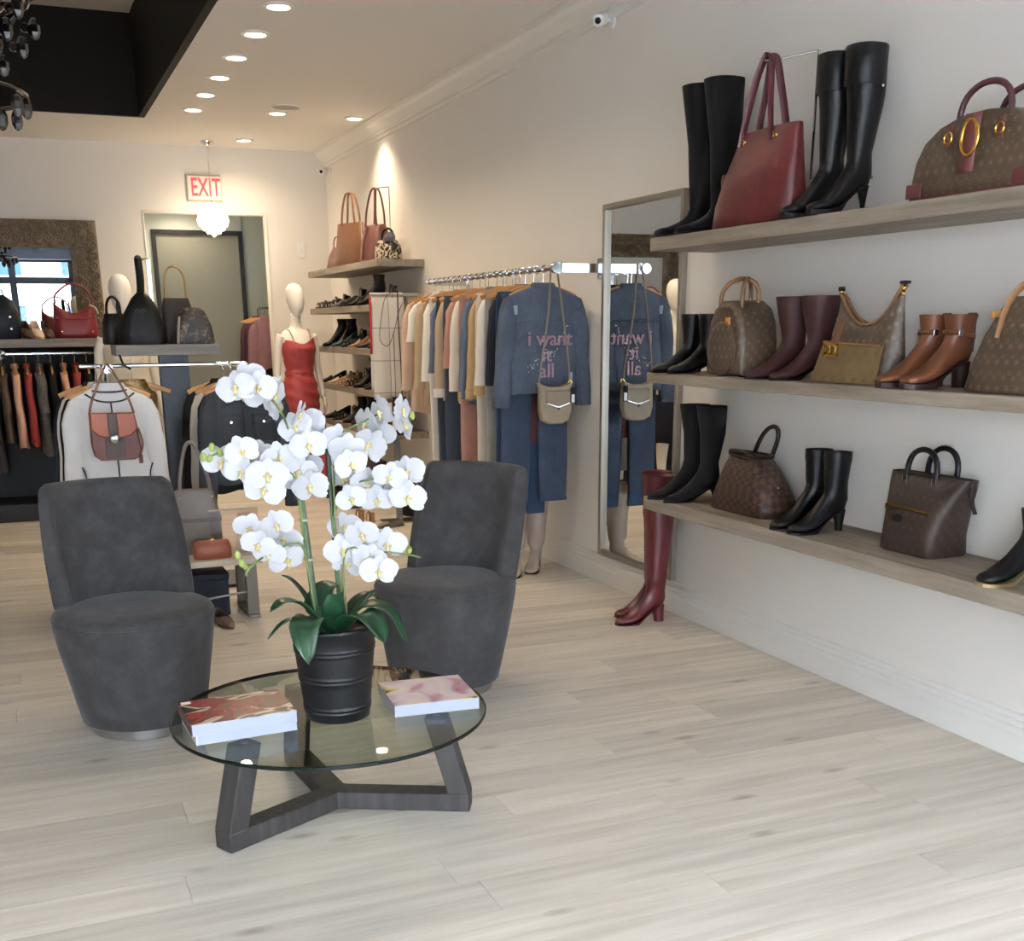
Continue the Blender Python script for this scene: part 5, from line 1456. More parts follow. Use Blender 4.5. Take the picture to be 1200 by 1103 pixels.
# floor under the corner shelves
t = bag('round black basket bag with a hoop handle on the floor by the stand', (2.93, 9.05, E_), -PI / 2)
body(t, [(.17, .12, 0, 0, 0, 2.4), (.19, .13, .02, 0, 0, 2.4), (.185, .125, .15, 0, 0, 2.4), (.16, .10, .24, 0, 0, 2.4)], M('basket_black', (30, 29, 30), .6, bmp=.8, bscale=60, bdist=.01))
handle(t, (-.14, 0, .22), (.14, 0, .22), .21, .010, sm_black, p=.6)
t = bag('dark slate shopper bag on the floor beneath the lowest corner shelf', (2.93, 10.1, E_), -PI / 2)
body(t, [(.22, .09, 0, 0, 0, 5), (.22, .095, .01, 0, 0, 5), (.20, .08, .26, 0, 0, 4), (.18, .05, .34, 0, 0, 4)], M('slate_leather', (52, 54, 60), .5))
handle(t, (-.08, -.05, .33), (.08, -.05, .33), .14, .008, sm_black)
for y, x, mt, kd, hh, lab in ((8.52, 2.66, sm_grey, 0, .015, 'pewter flat slip on on the floor in front of the chrome stand'), (8.72, 2.40, sm_tan, 2, .05, 'tan low strappy sandal on the floor by the chrome stand'), (8.56, 2.44, sm_tan, 2, .05, 'tan low strappy sandal on the floor by the chrome stand'), (9.6, 2.75, sm_brown, 0, .05, 'brown low pump on the floor before the shoe display'), (10.9, 3.05, sm_nude, 0, .015, 'nude flat slip on on the floor below the shoe display'), (10.75, 3.07, sm_nude, 0, .015, 'nude flat slip on on the floor below the shoe display'), (10.45, 2.7, sm_black, 0, .05, 'black low pump on the floor below the shoe display'), (10.3, 2.72, sm_black, 0, .05, 'black low pump on the floor below the shoe display')):
    put_shoe(0, y, x, mt, kd, hh, lab, 'footwear on the floor by the shoe display', PI + .3)

# ---------------------------------------------------------------- mannequins
m_manq = M('mannequin_white', (232, 226, 216), .4)
def ell(cx, cy, z, a, b, n=28, ph=0):
    return [(cx + a * math.cos(2 * PI * j / n + ph), cy + b * math.sin(2 * PI * j / n + ph), z) for j in range(n)]
def mannequin(label, loc, rotz):
    t = thing('mannequin', label, 'mannequin', loc, rotz)
    tors = [(0, 0, .80, .085, .075), (0, 0, .86, .165, .11), (0, .005, .92, .172, .118), (0, 0, 1.02, .145, .098), (0, 0, 1.10, .118, .085), (0, -.005, 1.20, .130, .095), (0, -.02, 1.30, .150, .115), (0, -.01, 1.38, .155, .10), (0, 0, 1.44, .165, .075), (0, .005, 1.475, .12, .058), (0, .01, 1.50, .06, .05), (0, .01, 1.56, .046, .046), (0, 0, 1.63, .043, .045)]
    mk('torso', MB().loft([ell(x, y, z, a, b) for x, y, z, a, b in tors]), m_manq, t, smooth=180)
    hd = [(0, -.015, 1.60, .03, .035), (0, -.03, 1.63, .048, .058), (0, -.025, 1.67, .062, .078), (0, -.01, 1.73, .076, .096), (0, 0, 1.79, .080, .102), (0, .005, 1.84, .070, .092), (0, .008, 1.875, .046, .062), (0, .01, 1.89, .01, .012)]
    mk('head', MB().loft([ell(x, y, z, a, b, 24) for x, y, z, a, b in hd]), m_manq, t, smooth=180)
    for sx in (-1, 1):
        pts = [(sx * .155, 0, 1.43), (sx * .185, .01, 1.36), (sx * .20, .02, 1.20), (sx * .215, .02, 1.08), (sx * .225, -.005, .95), (sx * .23, -.02, .86)]
        am = mk('arm', MB().tube(bez(pts, 20), lambda q: lerp(.042, .026, q), 12), m_manq, t, smooth=180)
        hnd = MB().loft([sup(.016, .026, z, sx * .232, -.024 - .01 * k, 2.5, 12) for k, z in enumerate((.87, .84, .80, .785))])
        mk('hand', hnd, m_manq, am, smooth=180)
        for k in range(4):
            mk('finger', MB().tube([(sx * .232, -.066 + .016 * k, .79), (sx * (.233), -.068 + .016 * k, .755), (sx * .226, -.066 + .016 * k, .72 - .008 * (1.5 - abs(k - 1.5)))], lambda q: lerp(.0085, .006, q), 7), m_manq, am, smooth=180)
        mk('thumb', MB().tube([(sx * .225, -.06, .83), (sx * .212, -.085, .80), (sx * .21, -.09, .77)], lambda q: lerp(.010, .007, q), 7), m_manq, am, smooth=180)
        lp = [(sx * .085, 0, .86), (sx * .088, -.005, .70), (sx * .085, -.01, .50), (sx * .082, .01, .34), (sx * .080, .01, .20), (sx * .080, .0, .09)]
        lg = mk('leg', MB().tube(bez(lp, 20), lambda q: lerp(.085, .034, min(1, q * 1.12)), 14), m_manq, t, smooth=180)
        mk('foot', MB().loft([ringAB((.0 + .03, .10), (-.035, .10), .032, 14)] and [[(sx * .080 + p[1], -p[0] - 0, p[2]) for p in ringAB(A, B, w_, 14)] for A, B, w_ in (((.03, .11), (-.035, .11), .033), ((.045, .085), (-.035, .06), .033), ((.08, .055), (.0, .018), .034), ((.14, .035), (.10, .008), .038), ((.19, .022), (.17, .008), .03), ((.205, .014), (.205, .01), .012))]), m_manq, lg, smooth=180)
    mk('stand_base', MB().lathe([(.16, 0), (.16, .006), (.15, .008)], 36), M('stand_glass', (190, 196, 196), .15), t)
    mk('stand_rod', MB().tube([(.03, .06, .006), (.03, .06, .40), (.06, .03, .44)], .007, 8), m_chrome, t)
    return t
def wrap(t, levels, mat, name, fold=.0, kf=9, n=48, slit=None, tilt=0.0):
    rg = []
    for i, (z, a, b, cy) in enumerate(levels):
        f = i / (len(levels) - 1)
        rg.append([((a + fold * math.sin(kf * q + i * .9)) * math.cos(q), cy + (b + fold * math.sin(kf * q + i * .9)) * math.sin(q), z + tilt * math.cos(q) + .012 * math.sin(3 * q + i * 1.3)) for q in [2 * PI * j / n for j in range(n)]])
    return mk(name, MB().loft(rg, False, False), mat, t, smooth=180, solid=.004)
MX, MY = 2.43, 10.85
t = mannequin('white egg headed mannequin in a long draped red satin dress', (MX, MY, 0), .25)
m_sat = M('red_satin', (158, 56, 56), .5, var=.12, vscale=6, sheen=.1)
def ramp_lv(keys, z):
    for (z0, a0, b0), (z1, a1, b1) in zip(keys, keys[1:]):
        if z <= z0 and z >= z1:
            f = (z0 - z) / (z0 - z1); f = f * f * (3 - 2 * f)
            return lerp(a0, a1, f), lerp(b0, b1, f)
    return keys[-1][1:]
keys = [(1.40, .150, .108), (1.32, .164, .136), (1.22, .148, .120), (1.11, .130, .100), (.98, .168, .122), (.88, .182, .130), (.70, .168, .122), (.45, .150, .112), (.16, .165, .125)]
rg = []
for i in range(70):
    z = lerp(1.40, .16, i / 69)
    a_, b_2 = ramp_lv(keys, z)
    ring = []
    for j in range(56):
        q = 2 * PI * j / 56
        front = max(0, -math.sin(q))
        amp = .0065 if z < 1.14 and z > .5 else .0025
        k_ = amp * math.sin(z * 62 + 1.6 * math.cos(q) * 2.4 + .6 * math.sin(3 * q)) * (.35 + .65 * front) + .002 * math.sin(11 * q + z * 9)
        zt = z + (.012 * math.cos(q) - .045 * front ** 6) * max(0, 1 - i / 6)
        ring.append(((a_ + k_) * math.cos(q), -.012 + (b_2 + k_) * math.sin(q), zt))
    rg.append(ring)
mk('dress', MB().loft(rg, False, False), m_sat, t, smooth=180, solid=.003)
for sx in (-1, 1):
    mk('dress_strap', MB().tube(bez([(sx * .085, -.105, 1.385), (sx * .10, -.05, 1.475), (sx * .10, .03, 1.47), (sx * .09, .085, 1.39)], 10), .004, 6), m_sat, t)
mk('waist_sash', MB().loft([[((.136 + r_) * math.cos(q), -.008 + (.106 + r_) * math.sin(q), z0 + .02 * math.cos(q)) for q in [2 * PI * j / 40 for j in range(40)]] for r_, z0 in ((0, 1.135), (.006, 1.125), (.006, 1.09), (0, 1.08))], False, False), m_sat, t, smooth=180)
mk('side_train', MB().grid(lambda u, v: (.10 + .10 * u + .03 * v, -.11 + .03 * math.sin(8 * u + 3 * v), .72 - .66 * v), 8, 12), m_sat, t, smooth=180, solid=.003)
t = mannequin('white egg headed mannequin in a pale top behind the black bags', (.77, 9.25, 0), .1)
wrap(t, [(1.43, .15, .09, 0), (1.36, .165, .122, -.012), (1.2, .148, .115, 0), (1.05, .165, .12, 0), (.9, .19, .135, 0)], f_cream, 'top', .004, 8)
wrap(t, [(.98, .175, .125, 0), (.8, .19, .135, 0), (.6, .19, .135, 0), (.45, .2, .14, 0)], f_dk, 'skirt', .004, 8)
# ---------------------------------------------------------------- central display unit on the left
m_slate = M('slate_blue_panel', (48, 54, 63), .5)
m_gshelf = wood('grey_shelf_wood', (98, 92, 86), (140, 132, 124), along=0, rough=.6, scale=7, bmp=.25)
t = thing('display_unit', 'slate blue upright display unit with a grey wood top shelf and chrome arms', 'display unit', (.845, 7.05, 0))
mk('upright', MB().box(-.082, .082, -.03, .03, .02, 1.355), m_slate, t, bevel=.003)
mk('foot_plate', MB().box(-.30, .30, -.22, .22, 0, .02), m_slate, t, bevel=.003)
mk('top_shelf', MB().box(-.325, .25, -.17, .20, 1.355, 1.414), m_gshelf, t, bevel=.003)
mk('cross_bar', MB().tube([(-.52, -.05, 1.30), (.38, -.05, 1.30)], .011, 10), m_chrome, t)
for x in (-.405, .305):
    a = mk('face_out_arm', MB().tube([(x, -.05, 1.30), (x, -.545, 1.30)], .010, 10), m_chrome, t)
    mk('end_disc', MB().lathe([(.001, 0), (.026, 0), (.028, .006), (.026, .014), (.001, .016)], 22, cap0=False, cap1=False), m_chrome, a, loc=(x, -.545, 1.30), rot=(PI / 2, 0, 0))
FZ = 1.30
# white blouse with black piping
hg2 = 'wooden hangers on the display unit'
BXc, BYc = .44, 6.56
hanger((BXc, BYc, FZ), 0, 'wooden hanger holding the white piped blouse', None)
f_bw = fabric('blouse_white', (240, 240, 240), .03)
t = top('blouse', 'white long sleeved blouse with black piping on the display unit', 'blouse', (BXc, BYc, FZ), 0, f_bw, .205, .78, .60, th=.032, seed=4, fold=.006, slout=.05, flare=1.05, neck=.075)
m_pip = M('black_piping', (24, 24, 26), .6)
mk('neck_piping', MB().tube([(.092 * math.cos(a), -.004 + .034 * math.sin(a), -.108 - .012 * abs(math.sin(a))) for a in [2 * PI * i / 24 for i in range(24)]], .0045, 6, closed=True), m_pip, t)
mk('yoke_piping', MB().tube(bez([(-.125, -.020, -.128), (-.07, -.034, -.162), (0, -.040, -.172), (.07, -.034, -.162), (.125, -.020, -.128)], 16), .0045, 6), m_pip, t)
mk('placket_piping', MB().tube([(.0, -.040, -.172), (.004, -.045, -.40), (.006, -.050, -.78)], .004, 6), m_pip, t)
for sx in (-1, 1):
    mk('sleeve_piping', MB().tube(bez([(sx * .185, -.026, -.50), (sx * .165, -.046, -.56), (sx * .175, -.044, -.68), (sx * .19, -.046, -.78)], 12), .004, 6), m_pip, t)
# orange saddle bag on the blouse
t = thing('handbag', 'orange and brown saddle bag with a round silver clasp over the white blouse', 'handbag', (BXc - .005, BYc - .12, FZ))
m_or = M('orange_leather', (142, 68, 33), .42, var=.12, vscale=12)
m_orb = M('chestnut_leather', (92, 46, 34), .45, var=.35, vscale=7)
flatbag(t, [(-.118, -.22), (.105, -.225), (.128, -.40), (.125, -.445), (.09, -.465), (-.08, -.465), (-.112, -.44), (-.122, -.38)], -.045, .02, m_orb, 'body')
flatbag(t, [(-.116, -.215), (.106, -.22), (.118, -.30), (.085, -.335), (.0, -.35), (-.085, -.335), (-.118, -.30)], -.062, -.042, m_or, 'flap')
mk('flap_stripe', MB().box(-.030, .018, -.066, -.06, -.345, -.222), M('stripe_dark', (60, 44, 36), .5), t, bevel=.003)
mk('lower_patch', MB().box(-.055, .045, -.048, -.044, -.455, -.35), M('patch_dark', (64, 44, 38), .5), t, bevel=.003)
mk('clasp', MB().lathe([(.001, .012), (.012, .012), (.022, .008), (.024, 0)], 20, cap0=False, cap1=False), m_silver, t, loc=(-.004, -.067, -.352), rot=(PI / 2, 0, 0))
for x0, x1 in ((-.115, -.012), (.108, .012)):
    mk('strap', MB().tube(bez([(x0, -.02, -.225), (x0 * .8, -.03, -.15), (x1 * 2.5, -.015, -.02), (x1, .0, .012)], 14), .006, 6), M('strap_chestnut', (108, 68, 48), .5), t)
mk('strap', MB().tube([(-.012, 0, .012), (-.006, .02, .024), (.006, .02, .024), (.012, 0, .012)], .006, 6), M('strap_chestnut', (108, 68, 48), .5), t)
mk('tassel', MB().tube(bez([(.118, -.045, -.30), (.135, -.05, -.38), (.118, -.05, -.44)], 8), .006, 6).tube([(.118, -.05, -.44), (.118, -.05, -.485)], .011, 8), m_orb, t)
# garments behind the blouse on the same arm
for k, (lab, mt, w, L) in enumerate([('black blazer with cream edge hanging behind the white blouse', fabric('black_wool', (26, 26, 28), .1), .215, .74), ('cream jacket hanging behind the black blazer on the display unit', f_cream, .205, .72), ('charcoal blouse at the back of the display unit arm', f_dk, .20, .74)]):
    y = 6.65 + .085 * k
    top('jacket', lab, 'jacket', (BXc - .02 * k, y, FZ), 0, mt, w, L, .56, th=.020, fold=.005, seed=31 + k)
    hanger((BXc - .02 * k, y, FZ), 0, 'wooden hanger on the display unit arm behind the white blouse', hg2)
sq = top('top', 'black top covered in gold sequins hanging beside the slate upright', 'blouse', (.60, 6.985, FZ), 0, M('gold_sequins', (120, 92, 50), .3, .5, var=.9, vscale=90), .13, .60, 0, th=.03, seed=9, fold=.004)
hanger((.60, 6.985, FZ), 0, 'wooden hanger holding the gold sequin top', None)
# dark denim jacket on the other arm
JX, JYc = 1.15, 6.56
hanger((JX, JYc, FZ), 0, 'wooden hanger holding the dark denim jacket', None)
t = top('denim_jacket', 'dark charcoal denim jacket with chest pockets on the display unit', 'jacket', (JX, JYc, FZ), 0, d_char, .215, .64, .62, th=.036, seed=8, cuff=d_char, fold=.005, slout=.05)
for sx in (-1, 1):
    mk('chest_pocket', MB().box(sx * .09 - .052, sx * .09 + .052, -.052, -.044, -.40, -.275), d_char, t, bevel=.003)
    mk('pocket_flap', MB().loft([[(sx * .09 + x, y, z) for x, z in ((-.055, -.27), (.055, -.27), (.055, -.295), (0, -.315), (-.055, -.295))] for y in (-.059, -.052)]), d_char, t, bevel=.002)
    mk('pocket_button', MB().lathe([(.001, .003), (.007, .003), (.008, 0)], 12, cap0=False, cap1=False), m_silver, t, loc=(sx * .09, -.0595, -.30), rot=(PI / 2, 0, 0))
mk('button_placket', MB().box(-.018, .018, -.054, -.046, -.63, -.16), d_char, t, bevel=.002)
mk('yoke_seam', MB().tube([(-.19, -.036, -.262), (0, -.047, -.255), (.19, -.036, -.262)], .003, 6), d_char, t)
for k, (lab, mt) in enumerate([('black knit top hanging behind the dark denim jacket', fabric('black_knit', (24, 24, 26), .1)), ('cream blouse hanging behind the black knit top', f_cream), ('black trousers suit jacket at the back of the display unit arm', fabric('black_wool', (26, 26, 28), .1))]):
    y = 6.66 + .09 * k
    top('blouse', lab, 'blouse', (JX - .03 * k, y, FZ), 0, mt, .20, .70, .54, th=.020, fold=.005, seed=41 + k)
    hanger((JX - .03 * k, y, FZ), 0, 'wooden hanger on the display unit arm behind the dark denim jacket', hg2)

# bags on the display unit shelf
US = 1.414 + E_
m_bnyl = M('black_nylon_leather', (13, 13, 15), .5, var=.2, vscale=14, bmp=.4, bscale=30, bdist=.006)
t = bag('slouchy black hobo bag held up by a chrome hook stand on the display unit', (.685, 6.98, US), -.15)
body(t, [(.125, .07, 0, 0, 0, 3), (.132, .075, .01, 0, 0, 3), (.13, .072, .08, 0, 0, 3), (.10, .06, .17, .005, 0, 2.6), (.055, .04, .25, .008, 0, 2.4), (.018, .018, .285, .008, 0, 2.2)], m_bnyl)
mk('strap', MB().tube(bez([(.008, -.02, .28), (.012, -.028, .36), (.01, -.02, .44), (.01, 0, .462), (.01, .02, .44), (.012, .028, .36), (.008, .02, .28)], 24), .02, 8, flat=(1, .9)), m_bnyl, t)
mk('strap_ring', MB().tube([(.008 + .02 * math.cos(a), 0, .288 + .02 * math.sin(a)) for a in [2 * PI * i / 14 for i in range(14)]], .004, 6, closed=True), m_brass, t)
for dx in (-.016, .016):
    mk('emblem', MB().tube([(dx + .011 * math.cos(a), -.066, .18 + .011 * math.sin(a)) for a in [2 * PI * i / 12 for i in range(12)]], .0016, 5, closed=True), M('emblem_pewter', (112, 108, 100), .4, .6), t)
mk('hanging_strap', MB().tube(bez([(-.12, -.07, .08), (-.135, -.10, -.02), (-.115, -.14, -.10), (-.08, -.12, -.13)], 12), .006, 6), m_bnyl, t)
s_ = thing('bag_stand', 'chrome hook stand behind the slouchy black hobo bag', 'stand', (.765, 7.13, US))
mk('base', MB().lathe([(.05, 0), (.05, .006), (.012, .01)], 20), m_chrome, s_)
mk('post', MB().box(-.011, .011, -.006, .006, .006, .47), m_chrome, s_, bevel=.002)
mk('hook', MB().tube([(0, 0, .468), (-.03, -.06, .466), (-.06, -.14, .447), (-.075, -.165, .447), (-.08, -.175, .465)], .006, 8), m_chrome, s_)
t = bag('small black studded shoulder bag next to the slouchy hobo', (.545, 7.10, US), .3)
body(t, [(.065, .05, 0, 0, 0, 4), (.07, .055, .01, 0, 0, 4), (.065, .05, .12, 0, 0, 3), (.05, .03, .17, 0, 0, 3)], m_bnyl)
handle(t, (-.04, 0, .16), (.04, 0, .16), .10, .008, m_bnyl)
mk('bow', MB().sphere((.02, -.03, .20), .03, 8, 6, (.5, .5, 1.4)), m_bnyl, t)
m_flor = blotch('dark_floral', [(.34, (22, 20, 20)), (.46, (48, 42, 38)), (.54, (30, 28, 26)), (.60, (128, 112, 92)), (.64, (40, 34, 32)), (.72, (92, 46, 52))], 26, .55, 1.0)
t = bag('dark floral drawstring bag with a grey tassel on the display unit', (.965, 6.99, US), -.1)
body(t, [(.11, .065, 0, 0, 0, 3.5), (.118, .07, .01, 0, 0, 3.5), (.105, .062, .10, 0, 0, 3), (.072, .045, .175, 0, 0, 3), (.05, .03, .20, 0, 0, 3)], m_flor)
mk('tassel', MB().tube([(-.075, -.07, .15), (-.085, -.078, .07), (-.092, -.078, .003)], .008, 6), M('tassel_grey', (150, 142, 132), .6), t)
t = bag('brown and black tote with thin gold strap behind the floral bag', (.905, 7.17, US), .0)
body(t, [(.09, .05, 0, 0, 0, 5), (.095, .052, .01, 0, 0, 5), (.085, .045, .20, 0, 0, 4), (.07, .03, .255, 0, 0, 4)], M('dark_mocha', (48, 40, 36), .45))
handle(t, (-.06, 0, .25), (.06, 0, .25), .18, .006, M('strap_gold', (150, 120, 80), .4, .5), p=.5)
# ---------------------------------------------------------------- long rail at the back left
t = thing('display_unit', 'long dark display unit with a grey shelf and clothes bar before the carved mirror', 'display unit', (0, 10.30, 0))
mk('plinth', MB().box(-1.25, .86, -.28, .30, 0, .14), M('plinth_black', (34, 34, 37), .5), t, bevel=.004)
mk('top_shelf', MB().box(-1.25, .87, -.20, .30, 1.365, 1.428), m_gshelf, t, bevel=.003)
for x in (-1.2, .80):
    mk('upright', MB().box(x - .03, x + .03, -.14, .14, .14, 1.365), m_slate, t, bevel=.003)
mk('back_panel', MB().box(-1.17, .77, .255, .275, .14, 1.365), M('unit_back', (40, 42, 46), .6), t)
mk('clothes_bar', MB().tube([(-1.17, -.03, 1.315), (.77, -.03, 1.315)], .013, 10), m_chrome, t)
mk('front_bar', MB().tube([(-.105, -.03, 1.315), (-.105, -.28, 1.315)], .010, 8), m_chrome, t)
mk('end_disc', MB().lathe([(.001, 0), (.034, 0), (.036, .008), (.001, .014)], 20, cap0=False, cap1=False), m_chrome, t, loc=(-.105, -.285, 1.315), rot=(PI / 2, 0, 0))
f_fur = fabric('grey_fur', (84, 82, 80), .5, 60, 40)
f_blk = fabric('black_wool', (26, 26, 28), .1)
f_peach = fabric('peach_silk', (206, 160, 138), .06)
f_red = fabric('brick_red', (140, 46, 40), .1)
seq = [('black coat', f_blk, .78), ('wine red dress', f_red, .92), ('black dress', f_blk, .95), ('navy coat', f_dk, .85), ('black lace top', f_blk, .70), ('dark charcoal coat', d_char, .92), ('brown knit top', fabric('brown_knit', (82, 62, 52), .1), .7), ('pale pink slip dress', f_peach, .74), ('brick red cardigan', f_red, .72), ('grey fur jacket', f_fur, .80), ('black evening dress', f_blk, .98), ('peach silk dress', fabric('peach_deep', (198, 148, 122), .06), .82), ('rust red knit top', f_red, .70), ('deep black blazer', f_blk, .72), ('navy evening dress', f_dk, .95), ('charcoal wool coat', d_char, .9)]
for k, (what, mt, L) in enumerate(seq):
    x = -.66 + .092 * k
    top('garment', '%s hanging on the long rail at the back' % what if k else 'black coat at the hidden end of the long back rail', what.split()[-1], (x, 10.27, 1.315), PI / 2, mt, .19, L, .50 if k % 3 else .3, th=.026 if 'fur' not in what else .036, fold=.006, seed=60 + k)
    hanger((x, 10.27, 1.315), PI / 2, 'wooden hanger with chrome hook on the long back rail', 'wooden hangers on the long back rail')
LS = 1.428 + E_
t = bag('black leather backpack with silver buttons on the long back shelf', (-.06, 10.26, LS), 0)
body(t, [(.12, .08, 0, 0, 0, 4), (.13, .09, .015, 0, 0, 4), (.128, .088, .20, 0, 0, 3.5), (.10, .07, .29, 0, 0, 3), (.04, .03, .34, -.01, 0, 3)], M('blue_black_leather', (26, 32, 42), .45))
for z in (.08, .17):
    mk('button', MB().sphere((.06, -.088, z), .012, 8, 5, (1, .5, 1)), m_silver, t)
handle(t, (-.03, 0, .33), (.03, 0, .33), .05, .006, m_bnyl)
t = bag('red leather handbag with curved top and thin handle on the long back shelf', (.485, 10.24, LS), 0)
rings = []
for i in range(21):
    u = i / 20; x = -.175 + .35 * u; e = abs(2 * u - 1)
    tp = .20 + .085 * e ** 2; hd = .075 * (1 - e ** 6) + .004
    rings.append([(x * (1 - .12 * zz), hd * math.copysign(abs(math.cos(a)) ** .5, math.cos(a)) * (1 - .6 * zz), zz * tp + .001) for a in [2 * PI * j / 18 for j in range(18)] for zz in [max(0, .5 + .5 * math.copysign(abs(math.sin(a)) ** .5, math.sin(a)))]])
m_rbag = M('red_bag_leather', (112, 28, 34), .38, var=.15, vscale=9, bmp=.25, bscale=18)
mk('body', MB().loft(rings), m_rbag, t, smooth=60)
mk('handle', MB().tube(bez([(-.14, -.02, .27), (-.13, -.03, .34), (-.02, -.03, .42), (.08, -.02, .40), (.135, 0, .33), (.15, .02, .28)], 24), .008, 8), m_rbag, t)
for x in (-.11, .12):
    mk('stud', MB().sphere((x, -.076, .05), .010, 8, 5), m_brass, t)
mk('front_seam', MB().tube([(-.15, -.052, .16), (0, -.062, .15), (.15, -.052, .16)], .004, 6), m_rbag, t)
mk('tassel', MB().tube(bez([(.12, -.03, .26), (.16, -.05, .24), (.18, -.05, .19)], 8), .005, 6), M('tassel_cream', (206, 196, 182), .6), t)
for k, (x, mt) in enumerate([(.12, sm_brown), (.155, sm_nude), (.215, sm_brown), (.255, sm_plum), (.30, sm_nude)][:3]):
    put_shoe(LS - E_, 10.30 - .01 * (k % 2), .085 + .078 * k, mt, 0, .09, '%s pointed pump between backpack and red handbag' % ('brown' if mt is sm_brown else 'nude' if mt is sm_nude else 'plum'), 'pumps on the long back shelf', -PI / 2 + .2)

# ---------------------------------------------------------------- low bench with bags
t = thing('low_bench', 'low cream topped bench with grey legs behind the velvet chair', 'bench', (.62, 6.22, 0))
m_btop = M('bench_cream', (206, 198, 184), .45)
m_bleg = M('bench_leg', (124, 118, 108), .5)
mk('bench_top', MB().box(-.50, .47, -.20, .20, .295, .325), m_btop, t, bevel=.003)
for sx in (-.44, .41):
    mk('leg', MB().box(sx - .03, sx + .03, -.18, -.13, .015, .295), m_bleg, t, bevel=.003)
    mk('leg', MB().box(sx - .03, sx + .03, .13, .18, .015, .295), m_bleg, t, bevel=.003)
    mk('foot_rail', MB().box(sx - .03, sx + .03, -.20, .20, 0, .015), m_bleg, t, bevel=.002)
mk('stretcher', MB().tube([(-.44, -.155, .05), (.41, -.155, .14)], .006, 8), m_steel, t)
BZ = .325 + E_
t = bag('tall grey structured handbag with one looped handle on the low bench', (.80, 6.30, BZ), -.1)
m_gbag = M('taupe_grey_leather', (116, 108, 100), .4, var=.1, vscale=10)
body(t, [(.125, .055, 0, 0, 0, 5), (.13, .06, .01, 0, 0, 5), (.13, .058, .20, 0, 0, 5), (.105, .05, .33, 0, 0, 4), (.09, .045, .345, 0, 0, 4)], m_gbag)
mk('belt', MB().loft([sup(.134, .062, zz, 0, 0, 5) for zz in (.175, .178, .195, .198)], False, False), M('taupe_dark', (92, 84, 78), .45), t)
mk('handle', MB().tube(bez([(-.075, -.03, .30), (-.065, -.02, .42), (-.03, 0, .56), (.0, 0, .595), (.03, 0, .56), (.075, -.02, .42), (.09, -.03, .30)], 26), .010, 8), m_gbag, t)
for x in (-.075, .09, .11):
    mk('stud', MB().sphere((x, -.052, .31 if x < .1 else .20), .008, 8, 5), m_silver, t)
t = thing('clutch_bag', 'small orange brown clutch purse lying on the low bench', 'clutch', (.845, 6.11, BZ), .05)
mk('body', MB().loft([sup(.095, .03, 0, 0, 0, 4), sup(.10, .035, .008, 0, 0, 4), sup(.10, .035, .06, 0, 0, 3), sup(.09, .022, .092, 0, 0, 3), sup(.08, .01, .098, 0, 0, 3)]), M('clutch_orange', (132, 68, 46), .42), t, smooth=50)
mk('clasp', MB().box(-.01, .01, -.012, .012, .096, .106), m_brass, t, bevel=.002)
t = thing('acrylic_stand', 'folded clear acrylic display stand on the low bench beside the clutch', 'stand', (.985, 6.17, BZ), 0)
mk('back_sheet', MB().box(-.13, .13, .03, .036, 0, .235), glassy('acrylic_sheet', (.88, .85, .83)), t)
mk('front_sheet', MB().loft([[(-.02, -.06, 0), (.12, -.06, 0), (.12, -.054, 0), (-.02, -.054, 0)], [(.02, .02, .22), (.10, .02, .22), (.10, .026, .22), (.02, .026, .22)]]), glassy('acrylic_sheet2', (.84, .82, .82)), t)
mk('edge_strip', MB().box(-.132, .132, .028, .038, .235, .243), M('acrylic_edge', (176, 160, 148), .3), t)
t = thing('storage_box', 'navy storage box standing on the floor under the low bench', 'box', (.66, 6.24, 0), 0)
mk('box_body', MB().box(-.26, .26, -.10, .10, .0, .20), M('navy_box', (30, 36, 48), .6), t, bevel=.004)
mk('box_lid', MB().box(-.265, .265, -.105, .105, .20, .235), M('navy_box', (30, 36, 48), .6), t, bevel=.004)
put_shoe(0, 6.06, .82, M('shoe_croc', (96, 80, 70), .35, var=.3, vscale=60), 0, .015, 'brown patterned loafer on the floor beside the low bench', None, PI * 1.5 + .2)

# ---------------------------------------------------------------- large carved mirror on the back wall
t = thing('carved_mirror', 'huge wall mirror in a carved grey brown baroque frame', 'mirror', (-.12, YB, 1.45))
MW, MH, FWd = .98, 1.045, .25
m_carv = M('carved_grey_wood', (118, 104, 84), .7, var=.4, vscale=16, bmp=1.0, bscale=24, bdist=.02)
prof = [(0, 0), (0, .05), (.03, .075), (.07, .07), (.11, .05), (.15, .06), (.19, .055), (.22, .035), (FWd, .02), (FWd, 0)]
def side(pts0, pts1): return MB().loft([pts0, pts1])
def cornerpts(sx, sz): return [(sx * (MW - d), -h - .001, sz * (MH - d)) for d, h in prof]
crn = [(1, 1), (-1, 1), (-1, -1), (1, -1)]
for i in range(4):
    mk('frame_side', side(cornerpts(*crn[i]), cornerpts(*crn[(i + 1) % 4])), m_carv, t, smooth=50)
mk('mirror_glass', MB().box(-MW + FWd - .01, MW - FWd + .01, -.015, -.001, -MH + FWd - .01, MH - FWd + .01), m_mir, t, smooth=0)
scroll = MB()
for a_ in range(16):
    pass
pts = [((.012 + .022 * q / 18) * math.cos(q * .6), 0, (.012 + .022 * q / 18) * math.sin(q * .6)) for q in range(19)]
scroll.tube(pts, lambda q: .004 + .006 * q, 6).sphere((0, 0, 0), .011, 7, 5)
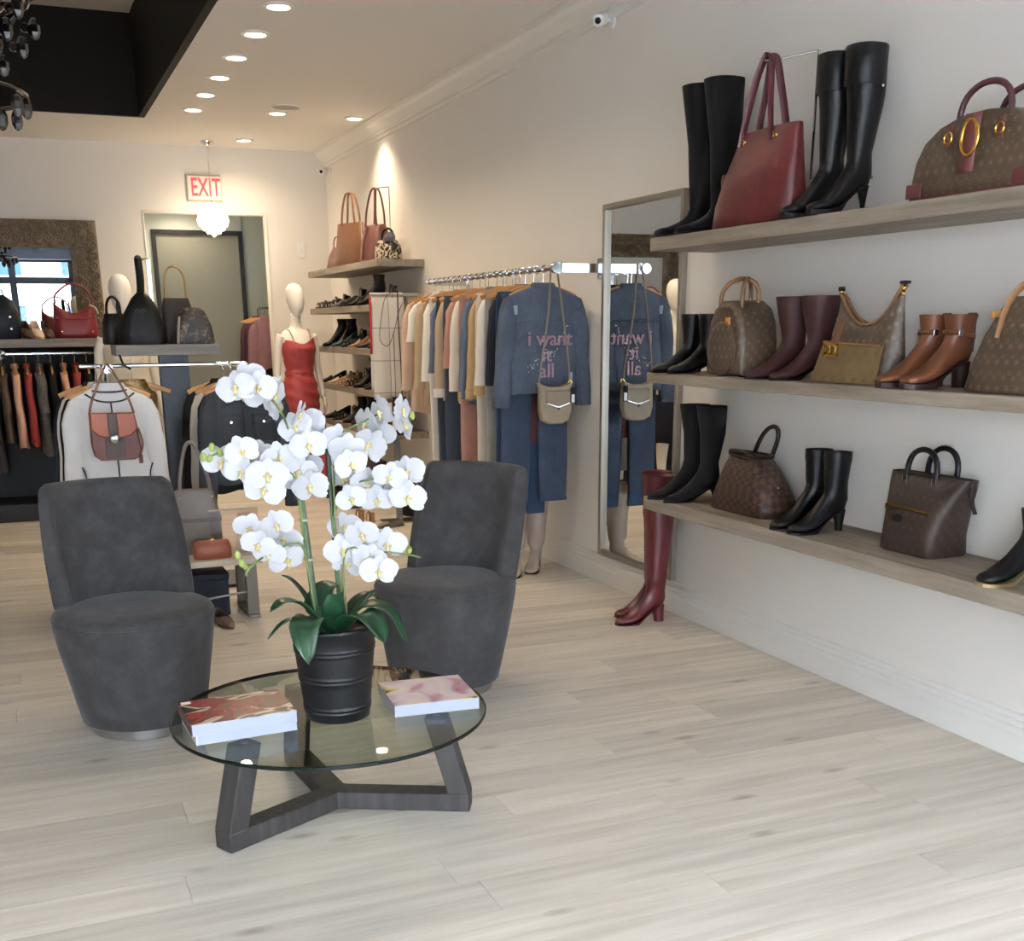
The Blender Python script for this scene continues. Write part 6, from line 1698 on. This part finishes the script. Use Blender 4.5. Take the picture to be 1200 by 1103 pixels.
scme = scroll.mesh('carved_scroll'); scme.materials.append(m_carv)
scme.polygons.foreach_set('use_smooth', [True] * len(scme.polygons))
def put_scroll(x, z, a, s=1.0):
    o = bpy.data.objects.new('carved_scroll', scme); COL.objects.link(o); o.parent = t
    o.location = (x, -.078, z); o.rotation_euler = (0, a, 0); o.scale = (s * 1.25, s * 1.5, s * 1.25)
k = 0
for d, s in ((.05, 1.0), (.165, .95)):
    x = -MW + d
    while x <= MW - d + .001:
        for sz in (1, -1):
            put_scroll(x, sz * (MH - d), k * 1.9, s); k += 1
        x += .0905
    z = -MH + d + .09
    while z <= MH - d - .08:
        for sx in (1, -1):
            put_scroll(sx * (MW - d), z, k * 1.9, s); k += 1
        z += .0905
for sx, sz in crn:
    mk('corner_rosette', MB().lathe([(.001, .05), (.03, .046), (.05, .02), (.075, .03), (.085, .0)], 20, cap0=False, cap1=False), m_carv, t, loc=(sx * (MW - .13), -.05, sz * (MH - .13)), rot=(PI / 2, 0, 0))

# ---------------------------------------------------------------- clothes in the passage
t = thing('clothes_rail', 'short rail of plum clothes just inside the passage', 'clothes rail', (2.52, YB + .14, 0))
mk('rail', MB().tube([(0, 0, 1.70), (0, .66, 1.70)], .012, 8), m_chrome, t)
for y in (0.0, .66):
    mk('post', MB().tube([(0, y, 0), (0, y, 1.70)], .012, 8), m_chrome, t)
    mk('foot', MB().tube([(-.16, y, .012), (.16, y, .012)], .012, 8), m_chrome, t)
for k, (what, col) in enumerate([('mauve blouse', (132, 96, 100)), ('plum dress', (70, 44, 62)), ('dark violet dress', (52, 38, 58)), ('wine cardigan', (92, 42, 56)), ('aubergine coat', (60, 40, 54))]):
    top('garment', '%s hanging on the short passage rail' % what, what.split()[-1], (2.50, YB + .20 + .115 * k, 1.70), 0, fabric('passage_%d' % k, col, .1), .16, (.62, .95, 1.0, .75, 1.0)[k], .42, th=.024, fold=.006, seed=90 + k)
    hanger((2.50, YB + .20 + .115 * k, 1.70), 0, 'wooden hanger on the short passage rail', 'wooden hangers in the passage')
